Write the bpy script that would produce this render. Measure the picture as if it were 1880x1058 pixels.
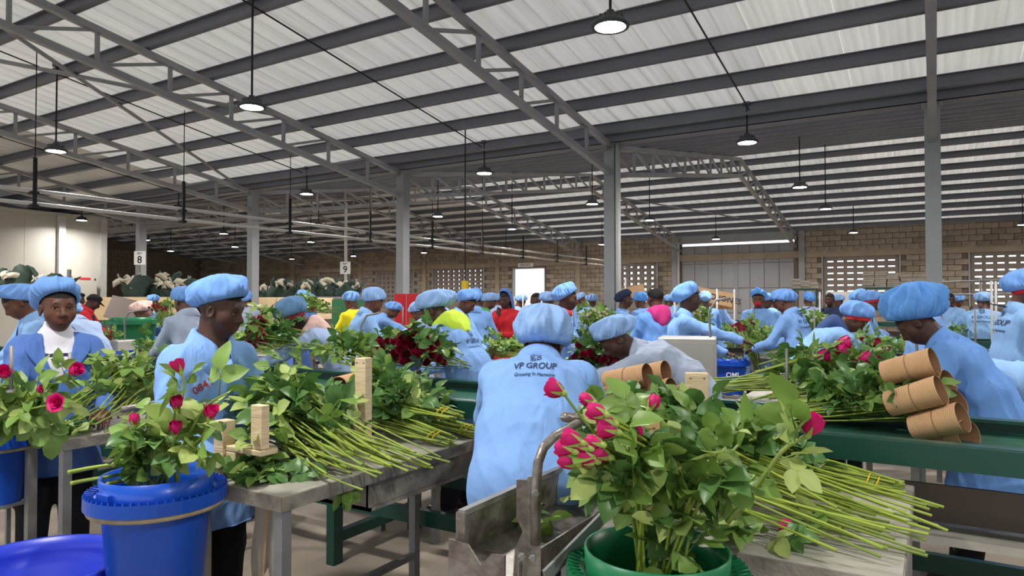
import bpy, bmesh, math, random
import numpy as np
from math import sin, cos, pi, radians, sqrt, atan2
from mathutils import Vector, Matrix, Euler
from mathutils.bvhtree import BVHTree

random.seed(7)
for o in list(bpy.data.objects):
    bpy.data.objects.remove(o)
scene = bpy.context.scene
COL = scene.collection

# ---------------------------------------------------------------- camera
FOC, YAW, PIT, CAMH = 1265.0, radians(31.5), radians(1.1), 1.5
cam_data = bpy.data.cameras.new('camera')
cam_data.sensor_width = 36.0
cam_data.lens = FOC / 1880.0 * 36.0
cam_data.clip_end = 300
cam = bpy.data.objects.new('camera', cam_data)
cam.location = (0, 0, CAMH)
cam.rotation_euler = (pi / 2 + PIT, 0, YAW)
COL.objects.link(cam)
scene.camera = cam

# ---------------------------------------------------------------- sky, sun, exposure
world = bpy.data.worlds.new('sky')
scene.world = world
world.use_nodes = True
wn = world.node_tree.nodes
wn['Background'].inputs[0].default_value = (0.93, 0.97, 1.0, 1)
wn['Background'].inputs[1].default_value = 2.2
sun_data = bpy.data.lights.new('sun', 'SUN')
sun_data.energy = 1.7
sun_data.angle = radians(3)
sun_data.color = (1.0, 0.97, 0.92)
sun = bpy.data.objects.new('sun', sun_data)
sun.rotation_euler = (radians(18), radians(12), 0)
COL.objects.link(sun)
LAMP_W = 150.0
scene.view_settings.view_transform = 'Standard'
scene.view_settings.look = 'None'
scene.view_settings.gamma = 1.0
scene.view_settings.use_curve_mapping = False
scene.view_settings.exposure = -0.45

# ---------------------------------------------------------------- helpers
def cam_ray(x, y):
    a = (x - 940) / FOC; v = (529 - y) / FOC
    d = cos(PIT) - v * sin(PIT); u = sin(PIT) + v * cos(PIT)
    return Vector((a * cos(YAW) - d * sin(YAW), a * sin(YAW) + d * cos(YAW), u))
def at_z(x, y, z):
    r = cam_ray(x, y); t = (z - CAMH) / r.z
    return Vector((r.x * t, r.y * t, z))
def at_y(x, y, Y):
    r = cam_ray(x, y); t = Y / r.y
    return Vector((r.x * t, Y, CAMH + r.z * t))
def at_d(x, D):
    """ground point under image column x at depth D"""
    r = cam_ray(x, 529); h = r / (-r.x * sin(YAW) + r.y * cos(YAW))
    return Vector((h.x * D, h.y * D, 0))

def srgb(r, g, b):
    f = lambda c: (c / 255 / 12.92) if c / 255 <= 0.04045 else ((c / 255 + 0.055) / 1.055) ** 2.4
    return (f(r), f(g), f(b))

MATS = {}
def mat(name, col, rough=0.6, metal=0.0, var=0.0, vscale=6.0, bump=0.0, bscale=40.0, stretch=None,
        spec=0.4, trans=0.0, emit=0.0, sss=0.0, col2=None, coat=0.0):
    m = bpy.data.materials.new(name); m.use_nodes = True
    nt = m.node_tree; N = nt.nodes; L = nt.links
    b = N['Principled BSDF']
    b.inputs['Base Color'].default_value = (*col, 1)
    b.inputs['Roughness'].default_value = rough
    b.inputs['Metallic'].default_value = metal
    b.inputs['Specular IOR Level'].default_value = spec
    if coat: b.inputs['Coat Weight'].default_value = coat
    if sss:
        b.inputs['Subsurface Weight'].default_value = sss
        b.inputs['Subsurface Radius'].default_value = (0.012, 0.004, 0.003)
    tc = N.new('ShaderNodeTexCoord'); mp = N.new('ShaderNodeMapping')
    L.new(tc.outputs['Object'], mp.inputs['Vector'])
    if stretch: mp.inputs['Scale'].default_value = stretch
    if var or col2:
        n = N.new('ShaderNodeTexNoise'); n.inputs['Scale'].default_value = vscale; n.inputs['Detail'].default_value = 4
        L.new(mp.outputs[0], n.inputs['Vector'])
        oi = N.new('ShaderNodeObjectInfo')
        r = N.new('ShaderNodeMapRange'); r.inputs[1].default_value = 0.3; r.inputs[2].default_value = 0.7
        L.new(n.outputs['Fac'], r.inputs[0])
        mx = N.new('ShaderNodeMix'); mx.data_type = 'RGBA'
        L.new(r.outputs[0], mx.inputs[0])
        c2 = col2 if col2 else tuple(min(1, c * (1 + var)) for c in col)
        c1 = tuple(c * (1 - var) for c in col)
        mx.inputs[6].default_value = (*c1, 1); mx.inputs[7].default_value = (*c2, 1)
        L.new(mx.outputs[2], b.inputs['Base Color'])
    if bump:
        n2 = N.new('ShaderNodeTexNoise'); n2.inputs['Scale'].default_value = bscale; n2.inputs['Detail'].default_value = 3
        L.new(mp.outputs[0], n2.inputs['Vector'])
        bp = N.new('ShaderNodeBump'); bp.inputs['Strength'].default_value = bump; bp.inputs['Distance'].default_value = 0.01
        L.new(n2.outputs['Fac'], bp.inputs['Height']); L.new(bp.outputs[0], b.inputs['Normal'])
    if emit:
        b.inputs['Emission Color'].default_value = (*col, 1); b.inputs['Emission Strength'].default_value = emit
    if trans:
        t = N.new('ShaderNodeBsdfTranslucent'); t.inputs[0].default_value = (*col, 1)
        ms = N.new('ShaderNodeMixShader'); ms.inputs[0].default_value = trans
        src = b.inputs['Base Color'].links
        if src: L.new(src[0].from_socket, t.inputs[0])
        L.new(b.outputs[0], ms.inputs[1]); L.new(t.outputs[0], ms.inputs[2])
        L.new(ms.outputs[0], N['Material Output'].inputs[0])
    MATS[name] = m
    return m
def M(n): return MATS[n]

class MB:
    """collects boxes, bars, tubes and lathes; build() links them as ONE mesh object"""
    def __init__(s): s.v = []; s.f = []; s.mi = []; s.cur = 0
    def add(s, vs, fs):
        o = len(s.v); s.v += [tuple(v) for v in vs]
        for f in fs: s.f.append([i + o for i in f]); s.mi.append(s.cur)
        return s
    def box(s, lo, hi):
        x0, y0, z0 = lo; x1, y1, z1 = hi
        return s.add([(x0,y0,z0),(x1,y0,z0),(x1,y1,z0),(x0,y1,z0),(x0,y0,z1),(x1,y0,z1),(x1,y1,z1),(x0,y1,z1)],
              [(0,3,2,1),(4,5,6,7),(0,1,5,4),(1,2,6,5),(2,3,7,6),(3,0,4,7)])
    def beam(s, a, b, w, h, up=(0, 0, 1)):
        a = Vector(a); b = Vector(b); d = (b - a).normalized(); u = Vector(up)
        r = d.cross(u)
        if r.length < 1e-4: r = d.cross(Vector((0, 1, 0)))
        r.normalize(); u = r.cross(d)
        vs = []
        for p in (a, b):
            for i, j in ((-1,-1),(1,-1),(1,1),(-1,1)): vs.append(p + r * (i * w / 2) + u * (j * h / 2))
        return s.add(vs, [(0,1,2,3),(7,6,5,4),(0,4,5,1),(1,5,6,2),(2,6,7,3),(3,7,4,0)])
    def tube(s, pts, rad, n=8, cap=True):
        pts = [Vector(p) for p in pts]
        if not isinstance(rad, (list, tuple)): rad = [rad] * len(pts)
        vs = []; prev = None
        for i, p in enumerate(pts):
            d = (pts[min(i + 1, len(pts) - 1)] - pts[max(i - 1, 0)]).normalized()
            if prev is None:
                r = d.orthogonal().normalized()
            else:
                r = prev - d * prev.dot(d); r.normalize()
            prev = r; u = d.cross(r)
            for k in range(n):
                a = 2 * pi * k / n
                vs.append(p + (r * cos(a) + u * sin(a)) * rad[i])
        fs = []
        for i in range(len(pts) - 1):
            for k in range(n):
                fs.append((i*n + k, i*n + (k+1) % n, (i+1)*n + (k+1) % n, (i+1)*n + k))
        if cap:
            fs.append(tuple(range(n - 1, -1, -1))); fs.append(tuple((len(pts) - 1) * n + k for k in range(n)))
        return s.add(vs, fs)
    def lathe(s, prof, n=32, c=(0, 0, 0), closed=False):
        vs = []; m = len(prof)
        for k in range(n):
            a = 2 * pi * k / n
            for r, z in prof: vs.append((c[0] + r * cos(a), c[1] + r * sin(a), c[2] + z))
        fs = []
        for k in range(n):
            for i in range(m if closed else m - 1):
                j = (i + 1) % m
                fs.append((k*m + i, ((k+1) % n)*m + i, ((k+1) % n)*m + j, k*m + j))
        return s.add(vs, fs)
    def grid(s, P):
        """P[i][j] points"""
        n = len(P); m = len(P[0]); vs = [p for row in P for p in row]
        return s.add(vs, [(i*m + j, i*m + j + 1, (i+1)*m + j + 1, (i+1)*m + j) for i in range(n-1) for j in range(m-1)])
    def mesh(s, name, mats, smooth=False):
        me = bpy.data.meshes.new(name); me.from_pydata(s.v, [], s.f); me.update()
        for m in (mats if isinstance(mats, (list, tuple)) else [mats]): me.materials.append(M(m) if isinstance(m, str) else m)
        if any(s.mi): me.polygons.foreach_set('material_index', s.mi)
        if smooth: me.polygons.foreach_set('use_smooth', [True] * len(me.polygons))
        return me
    def build(s, name, mats, parent=None, smooth=False, loc=None, rz=0.0):
        return link(name, s.mesh(name, mats, smooth), parent, loc, rz)

def link(name, me, parent=None, loc=None, rz=0.0):
    o = bpy.data.objects.new(name, me); COL.objects.link(o)
    if parent: o.parent = parent
    if loc is not None: o.location = loc
    if rz: o.rotation_euler = (0, 0, rz)
    return o
def tag(o, label=None, cat=None, group=None, kind=None):
    if label: o['label'] = label
    if cat: o['category'] = cat
    if group: o['group'] = group
    if kind: o['kind'] = kind
    return o
def thing(name, label, cat, loc=(0, 0, 0), rz=0.0, group=None):
    o = link(name, None, None, loc, rz); o.empty_display_size = 0.1
    return tag(o, label, cat, group)
ORD = ['first', 'second', 'third', 'fourth', 'fifth', 'sixth', 'seventh', 'eighth', 'ninth', 'tenth', 'eleventh', 'twelfth']

def text_mesh(txt, size, shear=0.0, align='CENTER', extrude=0.0):
    cu = bpy.data.curves.new('lettering', 'FONT'); cu.body = txt; cu.size = size; cu.align_x = align
    cu.shear = shear; cu.extrude = extrude; cu.resolution_u = 3; cu.offset = size * 0.012
    o = bpy.data.objects.new('lettering', cu); COL.objects.link(o)
    dg = bpy.context.evaluated_depsgraph_get()
    me = bpy.data.meshes.new_from_object(o.evaluated_get(dg))
    bpy.data.objects.remove(o)
    return me

# ---------------------------------------------------------------- materials
mat('steel_grey', srgb(146, 146, 149), 0.5, 0.0, 0.10, 2.0)
mat('purlin_grey', srgb(112, 113, 122), 0.55, 0.0, 0.08, 2.0)
mat('roof_sheet', srgb(206, 203, 199), 0.6, 0.0, 0.12, 1.2, stretch=(9.0, 0.35, 1.0), trans=0.32)
mat('roof_corrugated', srgb(214, 210, 204), 0.6, 0.0, 0.12, 1.2, stretch=(9.0, 0.35, 1.0), trans=0.36)
mat('roof_sheet_dimmed', srgb(190, 187, 182), 0.6, 0.0, 0.12, 1.2, stretch=(9.0, 0.35, 1.0), trans=0.06)  # darker, barely translucent copy of roof_sheet: dimness put into the material
mat('concrete_floor', srgb(150, 138, 124), 0.85, 0.0, 0.18, 3.0, bump=0.3, bscale=60)
mat('block', srgb(150, 138, 124), 0.95, 0.0, 0.16, 5.0, bump=0.5, bscale=30)
mat('block_dark', srgb(134, 122, 108), 0.95, 0.0, 0.16, 5.0, bump=0.5, bscale=30)
mat('mortar', srgb(112, 100, 88), 0.95, 0.0, 0.1, 8.0)
mat('render_beam', srgb(160, 146, 128), 0.9, 0.0, 0.12, 1.5)
mat('vent_concrete', srgb(128, 118, 110), 0.95, 0.0, 0.1, 6.0)
mat('door_steel', srgb(150, 150, 152), 0.5, 0.0, 0.06, 1.0)
mat('coldroom', srgb(178, 175, 166), 0.4, 0.0, 0.03, 1.0)
mat('lamp_shell', srgb(60, 62, 66), 0.5)
mat('lamp_lens', (1.0, 0.98, 0.94), 0.3, emit=60.0)
mat('cable_black', srgb(24, 24, 26), 0.6)
mat('pipe_white', srgb(190, 188, 186), 0.45)
mat('sign_white', srgb(232, 232, 230), 0.6)
mat('ink', srgb(30, 30, 34), 0.7)
mat('asphalt', srgb(196, 190, 180), 0.9)
mat('green_paint', srgb(20, 66, 56), 0.35, 0.0, 0.12, 3.0, coat=0.1)
mat('green_belt', srgb(50, 98, 80), 0.35, 0.0, 0.1, 2.0)
mat('table_steel', srgb(166, 162, 152), 0.5, 0.1, 0.22, 5.0, bump=0.2, bscale=25)
mat('table_rim', srgb(140, 134, 124), 0.6, 0.1, 0.35, 12.0, bump=0.4, bscale=60)
mat('leg_steel', srgb(138, 138, 138), 0.5, 0.4, 0.15, 8.0)
mat('rusty_steel', srgb(146, 142, 137), 0.38, 0.45, 0.0, 26.0, col2=srgb(104, 94, 87), bump=0.3, bscale=50)
mat('pale_wood', srgb(216, 194, 158), 0.8, 0.0, 0.14, 6.0, stretch=(1.0, 1.0, 12.0), bump=0.4, bscale=30)
mat('ply_wood', srgb(206, 170, 122), 0.75, 0.0, 0.10, 4.0, stretch=(6.0, 1.0, 1.0))
mat('kraft', srgb(196, 158, 118), 0.85, 0.0, 0.07, 8.0)
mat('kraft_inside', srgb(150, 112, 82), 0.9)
mat('carton', srgb(224, 200, 160), 0.85, 0.0, 0.08, 3.0)
mat('grey_carton', srgb(176, 168, 156), 0.9, 0.0, 0.12, 5.0)
mat('bucket_blue', srgb(18, 74, 178), 0.32, 0.0, 0.08, 2.0, coat=0.15)
mat('bucket_blue_light', srgb(40, 60, 190), 0.35, 0.0, 0.08, 2.0)
mat('bucket_green', srgb(24, 110, 70), 0.35, 0.0, 0.12, 4.0)
mat('rim_dirt', srgb(160, 146, 122), 0.8, 0.0, 0.3, 14.0)
mat('grey_sheet', srgb(176, 174, 170), 0.5, 0.2, 0.08, 3.0)
mat('leaf_a', srgb(124, 158, 74), 0.42, 0.0, 0.25, 9.0, trans=0.25, spec=0.5)
mat('leaf_b', srgb(84, 124, 62), 0.40, 0.0, 0.25, 9.0, trans=0.2, spec=0.5)
mat('leaf_c', srgb(174, 194, 112), 0.5, 0.0, 0.18, 9.0, trans=0.3, spec=0.4)
mat('stem_green', srgb(146, 166, 60), 0.5, 0.0, 0.22, 10.0)
mat('stem_dark', srgb(122, 142, 62), 0.5, 0.0, 0.22, 10.0)
mat('stem_cut', srgb(206, 204, 140), 0.7)
mat('petal', srgb(212, 20, 112), 0.5, 0.0, 0.28, 14.0, trans=0.18)
mat('petal_red', srgb(150, 22, 56), 0.5, 0.0, 0.28, 14.0, trans=0.15)
mat('petal_white', srgb(226, 222, 190), 0.5, 0.0, 0.1, 14.0, trans=0.2)
mat('sepal', srgb(150, 172, 84), 0.5, 0.0, 0.2, 14.0)
mat('rubber_band', srgb(226, 186, 40), 0.6)
mat('net_green', srgb(48, 66, 56), 0.7, 0.0, 0.25, 12.0)
mat('net_paper', srgb(206, 198, 178), 0.8, 0.0, 0.15, 8.0)
mat('board_green', srgb(62, 128, 84), 0.5)
mat('red_plastic', srgb(206, 34, 44), 0.5, 0.0, 0.1, 3.0)
mat('yellow_plastic', srgb(226, 190, 30), 0.5)
mat('dark_panel', srgb(96, 84, 76), 0.6)

# ---------------------------------------------------------------- the setting
YC, YW, XL, XR = 11.67, 31.2, -46.0, 16.0      # column line, back wall, ends
YR2 = (YC + YW) / 2; YR1 = 1.9; YE = 2 * YR1 - YC  # ridges, near eave
TZ, SL, TD = 4.36, 0.155, 0.50                  # truss top chord at valley, slope, depth
def roof_z(y, base=TZ + 0.22):
    if y > YC: return base + SL * (min(y, 2 * YR2 - y) - YC)
    return base + SL * (YC - max(y, 2 * YR1 - y))

fl = MB().box((XL, -14, -0.2), (XR, YW + 0.2, 0)).build('floor', 'concrete_floor'); tag(fl, kind='structure', label='worn bare concrete floor of the packing hall')
og = MB().box((XL - 30, YW + 0.2, -0.25), (XR + 30, YW + 60, -0.02)).build('ground', 'asphalt'); tag(og, kind='structure', label='pale yard outside the open doorway')

def roof_panel_mesh(name, y0, y1, corr):
    mb = MB(); xs = []
    if corr:
        n = 40
        for i in range(n + 1): xs.append((i / n, 0.018 * cos(2 * pi * i / 4)))
    else:
        g = 0.006
        for k in range(3):
            a = k / 3; xs += [(a, 0.03), (a + g, 0.03), (a + g + 0.004, 0), (a + 1/3 - 0.004, 0)]
        xs.append((1.0, 0.03))
    z0, z1 = roof_z(y0), roof_z(y1)
    lo = [(x * 0.998, y0, z0 + dz) for x, dz in xs]; hi = [(x * 0.998, y1, z1 + dz) for x, dz in xs]
    mb.grid([lo, hi])
    return mb.mesh(name, 'roof_corrugated' if corr else 'roof_sheet', smooth=corr)
def cee_purlin(y, parent):
    z = roof_z(y) - 0.02
    mb = MB()
    mb.box((XL, y - 0.006, z - 0.18), (XR, y, z)).box((XL, y - 0.07, z - 0.18), (XR, y - 0.006, z - 0.17)).box((XL, y - 0.07, z - 0.01), (XR, y - 0.006, z)).box((XL, y - 0.07, z - 0.165), (XR, y - 0.064, z - 0.15))
    mb.box((XL, y + 0.0, z - 0.186), (XR, y + 0.03, z - 0.18))
    return mb.build('purlin', 'purlin_grey', parent)
for nm, y0, y1, lab in (('ceiling', YR1, YC, 'near roof slope of pale ribbed sheets above the tables'),
                        ('ceiling', YC, YR2, 'middle roof slope rising behind the gutter beam'),
                        ('ceiling', YR2, YW + 0.4, 'far roof slope falling to the block wall'),
                        ('ceiling', YE, YR1, 'roof slope falling away behind the viewer')):
    c = link(nm, None); tag(c, lab, None, None, 'structure')
    pm = roof_panel_mesh('roof_panel', y0, y1, False); pc = roof_panel_mesh('roof_panel_corrugated', y0, y1, True)
    for i in range(int(XR - XL)):
        x = XL + i
        corr = (x in (-2, -1, 0, 1) or x in (-22, -35))
        po = link('roof_panel', pc if corr else pm, c, (x, 0, 0))
        if x < -17: po.material_slots[0].link = 'OBJECT'; po.material_slots[0].material = M('roof_sheet_dimmed')  # left ceiling dimmed by its sheet material, standing in for sparser lamplight
    n = int((y1 - y0) / 1.06)
    for k in range(n):
        y = (y1 - 0.47 - 1.06 * k) if y1 in (YC, YR1) else y0 + 0.47 + 1.06 * k
        if y1 > YW: y = y1 - 0.87 - 1.06 * k
        cee_purlin(y, c)

# gutter beam and back eave
g = MB().box((XL, YC - 0.16, TZ), (XR, YC - 0.15, TZ + 0.40)).box((XL, YC - 0.16, TZ), (XR, YC + 0.16, TZ + 0.012)).box((XL, YC + 0.15, TZ), (XR, YC + 0.16, TZ + 0.40))
g.box((XL, YC - 0.24, TZ + 0.17), (XR, YC - 0.16, TZ + 0.18)).box((XL, YC - 0.24, TZ + 0.18), (XR, YC - 0.23, TZ + 0.34))
tag(g.build('valley_gutter_beam', 'purlin_grey'), 'long dark grey gutter beam over the row of columns', 'beam')

# columns
for i, X in enumerate((0.0, -5.02, -9.97, -15.0, -20.07)):
    t = thing('steel_column', 'grey steel roof column, %s from the right' % ORD[i], 'column', (X, YC, 0), 0, 'columns under the gutter beam')
    m = MB().box((-0.10, -0.11, 0.02), (0.10, -0.095, TZ)).box((-0.10, 0.095, 0.02), (0.10, 0.11, TZ)).box((-0.095, -0.1, 0.02), (0.095, 0.1, TZ))
    m.build('shaft', 'steel_grey', t)
    MB().box((-0.17, -0.17, 0), (0.17, 0.17, 0.02)).build('base_plate', 'steel_grey', t)
    MB().box((-0.13, -0.15, TZ - 0.02), (0.13, 0.15, TZ)).build('cap_plate', 'steel_grey', t)
    if i == 1:
        MB().tube([(0.155, -0.06, 0), (0.155, -0.06, TZ)], 0.05, 14).build('downpipe', 'pipe_white', t, smooth=True)

# trusses
def truss(X, ya, yb, label, half=False):
    """pitched lattice truss between two column lines ya < yb in the plane X"""
    t = thing('roof_truss', label, 'truss', (X, 0, 0), 0, 'lattice roof trusses')
    yr = (ya + yb) / 2; zr = TZ + SL * (yr - ya)
    def top(y): return TZ - 0.05 + SL * (min(y - ya, yb - y))
    for s, (p, q) in enumerate(((ya, yr), (yr, yb))):
        MB().beam((0, p, top(p)), (0, q, top(q)), 0.10, 0.09).build('top_chord', 'steel_grey', t)
        MB().beam((0, p, top(p) - TD), (0, q, top(q) - TD), 0.10, 0.09).build('bottom_chord', 'steel_grey', t)
        n = 9; a, b = (p, q) if s == 0 else (q, p)
        vmesh = None
        for k in range(n + 1):
            y = a + (b - a) * k / n
            if k > 0:
                if vmesh is None: vmesh = MB().beam((0, 0, 0), (0, 0, -TD), 0.05, 0.05).mesh('web_post', 'steel_grey')
                if not (k == n and s == 1): link('web_post', vmesh, t, (0, y, top(y)))
            if k < n:
                y2 = a + (b - a) * (k + 1) / n
                MB().beam((0, y, top(y)), (0, y2, top(y2) - TD), 0.04, 0.045).build('web_diagonal', 'steel_grey', t)
    return t
cols = ['rightmost', 'second', 'third', 'fourth', 'fifth', 'sixth', 'seventh', 'eighth', 'ninth']
for i in range(8):
    truss(-5.0 * i, YE, YC, 'grey lattice truss of the near roof above the %s column' % cols[i])
for i in range(9):
    truss(-5.0 * i, YC, YW, 'grey lattice truss of the far roof behind the %s column' % cols[i])
# wind bracing below the near roof
for a, b, l in (((-10, 2.0), (-15, 11.3), 'long grey bracing pipe slanting down to the fourth column'), ((-10, 8.4), (-15, 2.4), 'grey bracing pipe crossing the longer one under the roof')):
    z = lambda y: TZ - 0.02 + SL * (YC - y)
    tag(MB().tube([(a[0], a[1], z(a[1])), (b[0], b[1], z(b[1]))], 0.035, 10).build('bracing_pipe', 'steel_grey', smooth=True), l, 'brace')
a, b = Vector((-10, 24.5, 5.4)), Vector((-5, 30.6, 4.6))
tag(MB().tube([a, b], 0.03, 8).build('bracing_pipe', 'steel_grey', smooth=True), 'thin bracing pipe under the far roof above the bright doorway', 'brace')

# back wall with openings: (x0, x1, z0, z1, kind)
OPEN = [(-19.05, -17.1, 0, 3.22, 'door'), (-24.3, -21.0, 1.4, 3.3, 'vent'), (-12.95, -11.2, 1.4, 3.25, 'vent'), (-3.85, -1.25, 1.3, 3.27, 'vent'),
        (1.25, 4.4, 1.3, 3.3, 'vent'), (-33.5, -31.0, 1.4, 3.2, 'vent'), (-28.6, -25.9, 1.4, 3.25, 'vent'), (-9.95, -5.05, 0, 4.15, 'gate')]
WH = 4.78
wb = MB(); xs = sorted({XL, XR} | {o[0] for o in OPEN} | {o[1] for o in OPEN})
for x0, x1 in zip(xs[:-1], xs[1:]):
    op = [o for o in OPEN if o[0] <= x0 and o[1] >= x1]
    if not op: wb.box((x0, YW + 0.02, 0), (x1, YW + 0.2, WH))
    else:
        o = op[0]
        if o[2] > 0: wb.box((x0, YW + 0.02, 0), (x1, YW + 0.2, o[2]))
        wb.box((x0, YW + 0.02, o[3]), (x1, YW + 0.2, WH))
wall = wb.build('wall_back', 'mortar'); tag(wall, 'far wall of rough brown concrete blocks', None, None, 'structure')
MB().box((XL, YW - 0.03, 3.34), (XR, YW + 0.02, 3.62)).build('ring_beam', 'render_beam', wall)
bm_ = MB().box((0, 0, 0), (0.44, 0.05, 0.205)).mesh('block', 'block'); bm2 = MB().box((0, 0, 0), (0.44, 0.042, 0.205)).mesh('block', 'block_dark')
rest = MB(); nb = 0; cand = []
for r in range(21):
    z = r * 0.222 + 0.01
    if z + 0.2 > WH or 3.1 < z + 0.1 < 3.62 and z + 0.205 > 3.34: continue
    x = XL + (0.23 if r % 2 else 0)
    while x + 0.44 < XR:
        bad = any(x + 0.44 > o[0] and x < o[1] and z + 0.205 > o[2] and z < o[3] for o in OPEN)
        if not bad: cand.append((x, z))
        x += 0.46
vis = sorted([c_ for c_ in cand if -4.9 < c_[0] < 5.2 and c_[1] > 2.0 or -17 < c_[0] < -10 and 2.2 < c_[1] < 4.7], key=lambda c_: -c_[0])[:300]
vs_ = set(vis)
for x, z in vis: link('block', random.choice((bm_, bm_, bm2)), wall, (x, YW - 0.03 - random.uniform(0, 0.012), z))
for x, z in cand:
    if (x, z) not in vs_:
        d = random.uniform(0, 0.012); rest.cur = random.choice((0, 0, 1)); rest.box((x, YW - 0.03 - d, z), (x + 0.44, YW + 0.03, z + 0.205))
tag(rest.build('blocks', ['block', 'block_dark'], wall), kind='stuff')
for x in (-41, -36, -30, -25, -20, -15.2, -10.25, -4.75, 0.0, 5.0):
    MB().box((x - 0.12, YW - 0.1, 0), (x + 0.12, YW + 0.02, WH)).build('pilaster', 'steel_grey' if x in (-10.25, -4.75) else 'render_beam', wall)
wl = MB().box((XL - 0.2, -14, 0), (XL, YW + 0.2, 7)).build('wall_left', 'mortar'); tag(wl, 'distant end wall of dark blocks behind the cold store', None, None, 'structure')
rl = MB()
for r in range(22):
    y = 10.0 + (0.23 if r % 2 else 0)
    while y < YW - 0.5:
        rl.box((XL, y, r * 0.222 + 0.01), (XL + 0.05 + random.uniform(0, 0.01), y + 0.44, r * 0.222 + 0.215)); y += 0.46
tag(rl.build('blocks', 'block_dark', wl), kind='stuff')
wr = MB().box((XR, -14, 0), (XR + 0.2, YW + 0.2, 7)).build('wall_right', 'mortar'); tag(wr, 'block end wall on the right', None, None, 'structure')
# gable infill above the wall plate
wn_ = 0
for o in OPEN:
    x0, x1, z0, z1, k = o
    if k == 'vent':
        wn_ += 1
        w = link('window_%d' % wn_, None, None, (x0, YW, z0)); tag(w, 'ventilation screen of pierced concrete blocks in the far wall', None, None, 'structure')
        n = round((x1 - x0) / 0.36); m = round((z1 - z0) / 0.25); cw = (x1 - x0) / n; ch = (z1 - z0) / m
        pw, rh = (0.06, 0.092) if x0 > -5 else (0.085, 0.075)
        for i in range(n + 1): MB().box((i * cw - pw, 0, 0), (i * cw + pw, 0.2, z1 - z0)).build('lattice_post', 'vent_concrete', w)
        for j in range(m + 1): MB().box((0, 0.005, j * ch - rh), (x1 - x0, 0.195, j * ch + rh)).build('lattice_rail', 'vent_concrete', w)
        MB().box((-0.14, -0.06, 0), (-0.08, 0.02, z1 - z0 + 0.1)).box((x1 - x0 + 0.08, -0.06, 0), (x1 - x0 + 0.14, 0.02, z1 - z0 + 0.1)).build('window_frame', 'steel_grey', w)
# open doorway frame
d = link('door_1', None, None, (-18.08, YW, 0)); tag(d, 'open doorway full of white daylight in the far wall', None, None, 'structure')
MB().box((-1.0, -0.05, 0), (-0.94, 0.2, 3.25)).box((0.94, -0.05, 0), (1.0, 0.2, 3.25)).box((-1.0, -0.05, 3.2), (1.0, 0.2, 3.27)).build('door_frame', 'steel_grey', d)
sg = MB().box((-0.62, -0.09, 3.3), (0.30, -0.06, 3.5)).build('sign_panel', 'sign_white', d)
me = text_mesh('FIRE EXIT', 0.15); me.materials.append(M('ink')); tx = link('lettering', me, sg, (-0.16, -0.095, 3.35)); tx.rotation_euler = (pi / 2, 0, 0)
# big steel gate
gt = link('door_2', None, None, (-9.95, YW, 0)); tag(gt, 'tall grey double gate of framed steel panels', None, None, 'structure')
MB().box((0, 0.08, 0), (4.9, 0.10, 4.02)).build('gate_sheet', 'door_steel', gt)
for i in range(8):
    for j, (za, zb) in enumerate(((0.05, 0.95), (1.0, 2.05), (2.1, 3.15), (3.2, 3.98))):
        xa = 0.03 + i * 0.61
        MB().box((xa, 0.04, za), (xa + 0.57, 0.085, zb)).build('gate_panel', 'door_steel', gt)
MB().box((2.36, 0.0, 0), (2.54, 0.06, 4.0)).build('meeting_stile', 'steel_grey', gt)
MB().box((2.2, -0.03, 1.5), (2.3, 0.02, 1.62)).box((2.6, -0.03, 1.0), (2.64, 0.03, 1.5)).build('gate_bolt', 'steel_grey', gt)
MB().tube([(-0.1, -0.1, 0), (-0.1, -0.1, 4.7)], 0.06, 10).build('gate_post', 'pipe_white', gt, smooth=True)
MB().box((-0.2, -0.12, 4.12), (5.0, -0.02, 4.5)).build('gate_header', 'door_steel', gt)

# ---------------------------------------------------------------- lamps, rails, cold store, signs
def lamp_proto():
    b = MB(); b.lathe([(0.0, 0.16), (0.035, 0.16), (0.045, 0.12), (0.10, 0.11), (0.12, 0.075), (0.155, 0.05), (0.175, 0.02), (0.17, 0.0), (0.14, 0.004)], 24)
    for k in range(12):
        a = 2 * pi * k / 12; b.beam((0.05 * cos(a), 0.05 * sin(a), 0.085), (0.12 * cos(a), 0.12 * sin(a), 0.085), 0.006, 0.05)
    return b.mesh('housing', 'lamp_shell', True), MB().lathe([(0.0, -0.006), (0.08, -0.004), (0.142, 0.004)], 24).mesh('lens', 'lamp_lens', True)
HM, LM = lamp_proto()
ld = bpy.data.lights.new('lamp_light', 'AREA'); ld.shape = 'DISK'; ld.size = 0.28; ld.energy = LAMP_W; ld.color = (1.0, 0.97, 0.93); ld.spread = radians(165)
ROWS = [(0.5, 'row above the viewer'), (5.8, 'front row'), (11.2, 'row beside the columns'), (16.2, 'row just past the columns'), (20.4, 'row under the far ridge'), (28.0, 'row by the far wall')]
for ry, rn in ROWS:
    for k in range(-1, 7):
        X = -2.5 - 5 * k
        if ry == 0.5 and not -1 <= k <= 3: continue
        if k >= 5 and ry < 11 or X < -23 and ry < 12.6: continue
        t = thing('pendant_lamp', 'lit round high-bay pendant lamp, %s from the right in the %s' % (ORD[k + 1], rn), 'lamp', (X, ry, 4.0), 0, 'pendant lamps')
        link('housing', HM, t); link('lens', LM, t)
        top = roof_z(ry) + 0.0
        MB().tube([(0, 0, 0.16), (0, 0, top - 4.0)], 0.014, 6).build('rod', 'cable_black', t)
        MB().box((-0.05, -0.05, top - 4.06), (0.05, 0.05, top - 4.0)).build('ceiling_box', 'lamp_shell', t)
        lo = bpy.data.objects.new('lamp_light', ld); COL.objects.link(lo); lo.parent = t; lo.location = (0, 0, -0.02)
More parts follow.
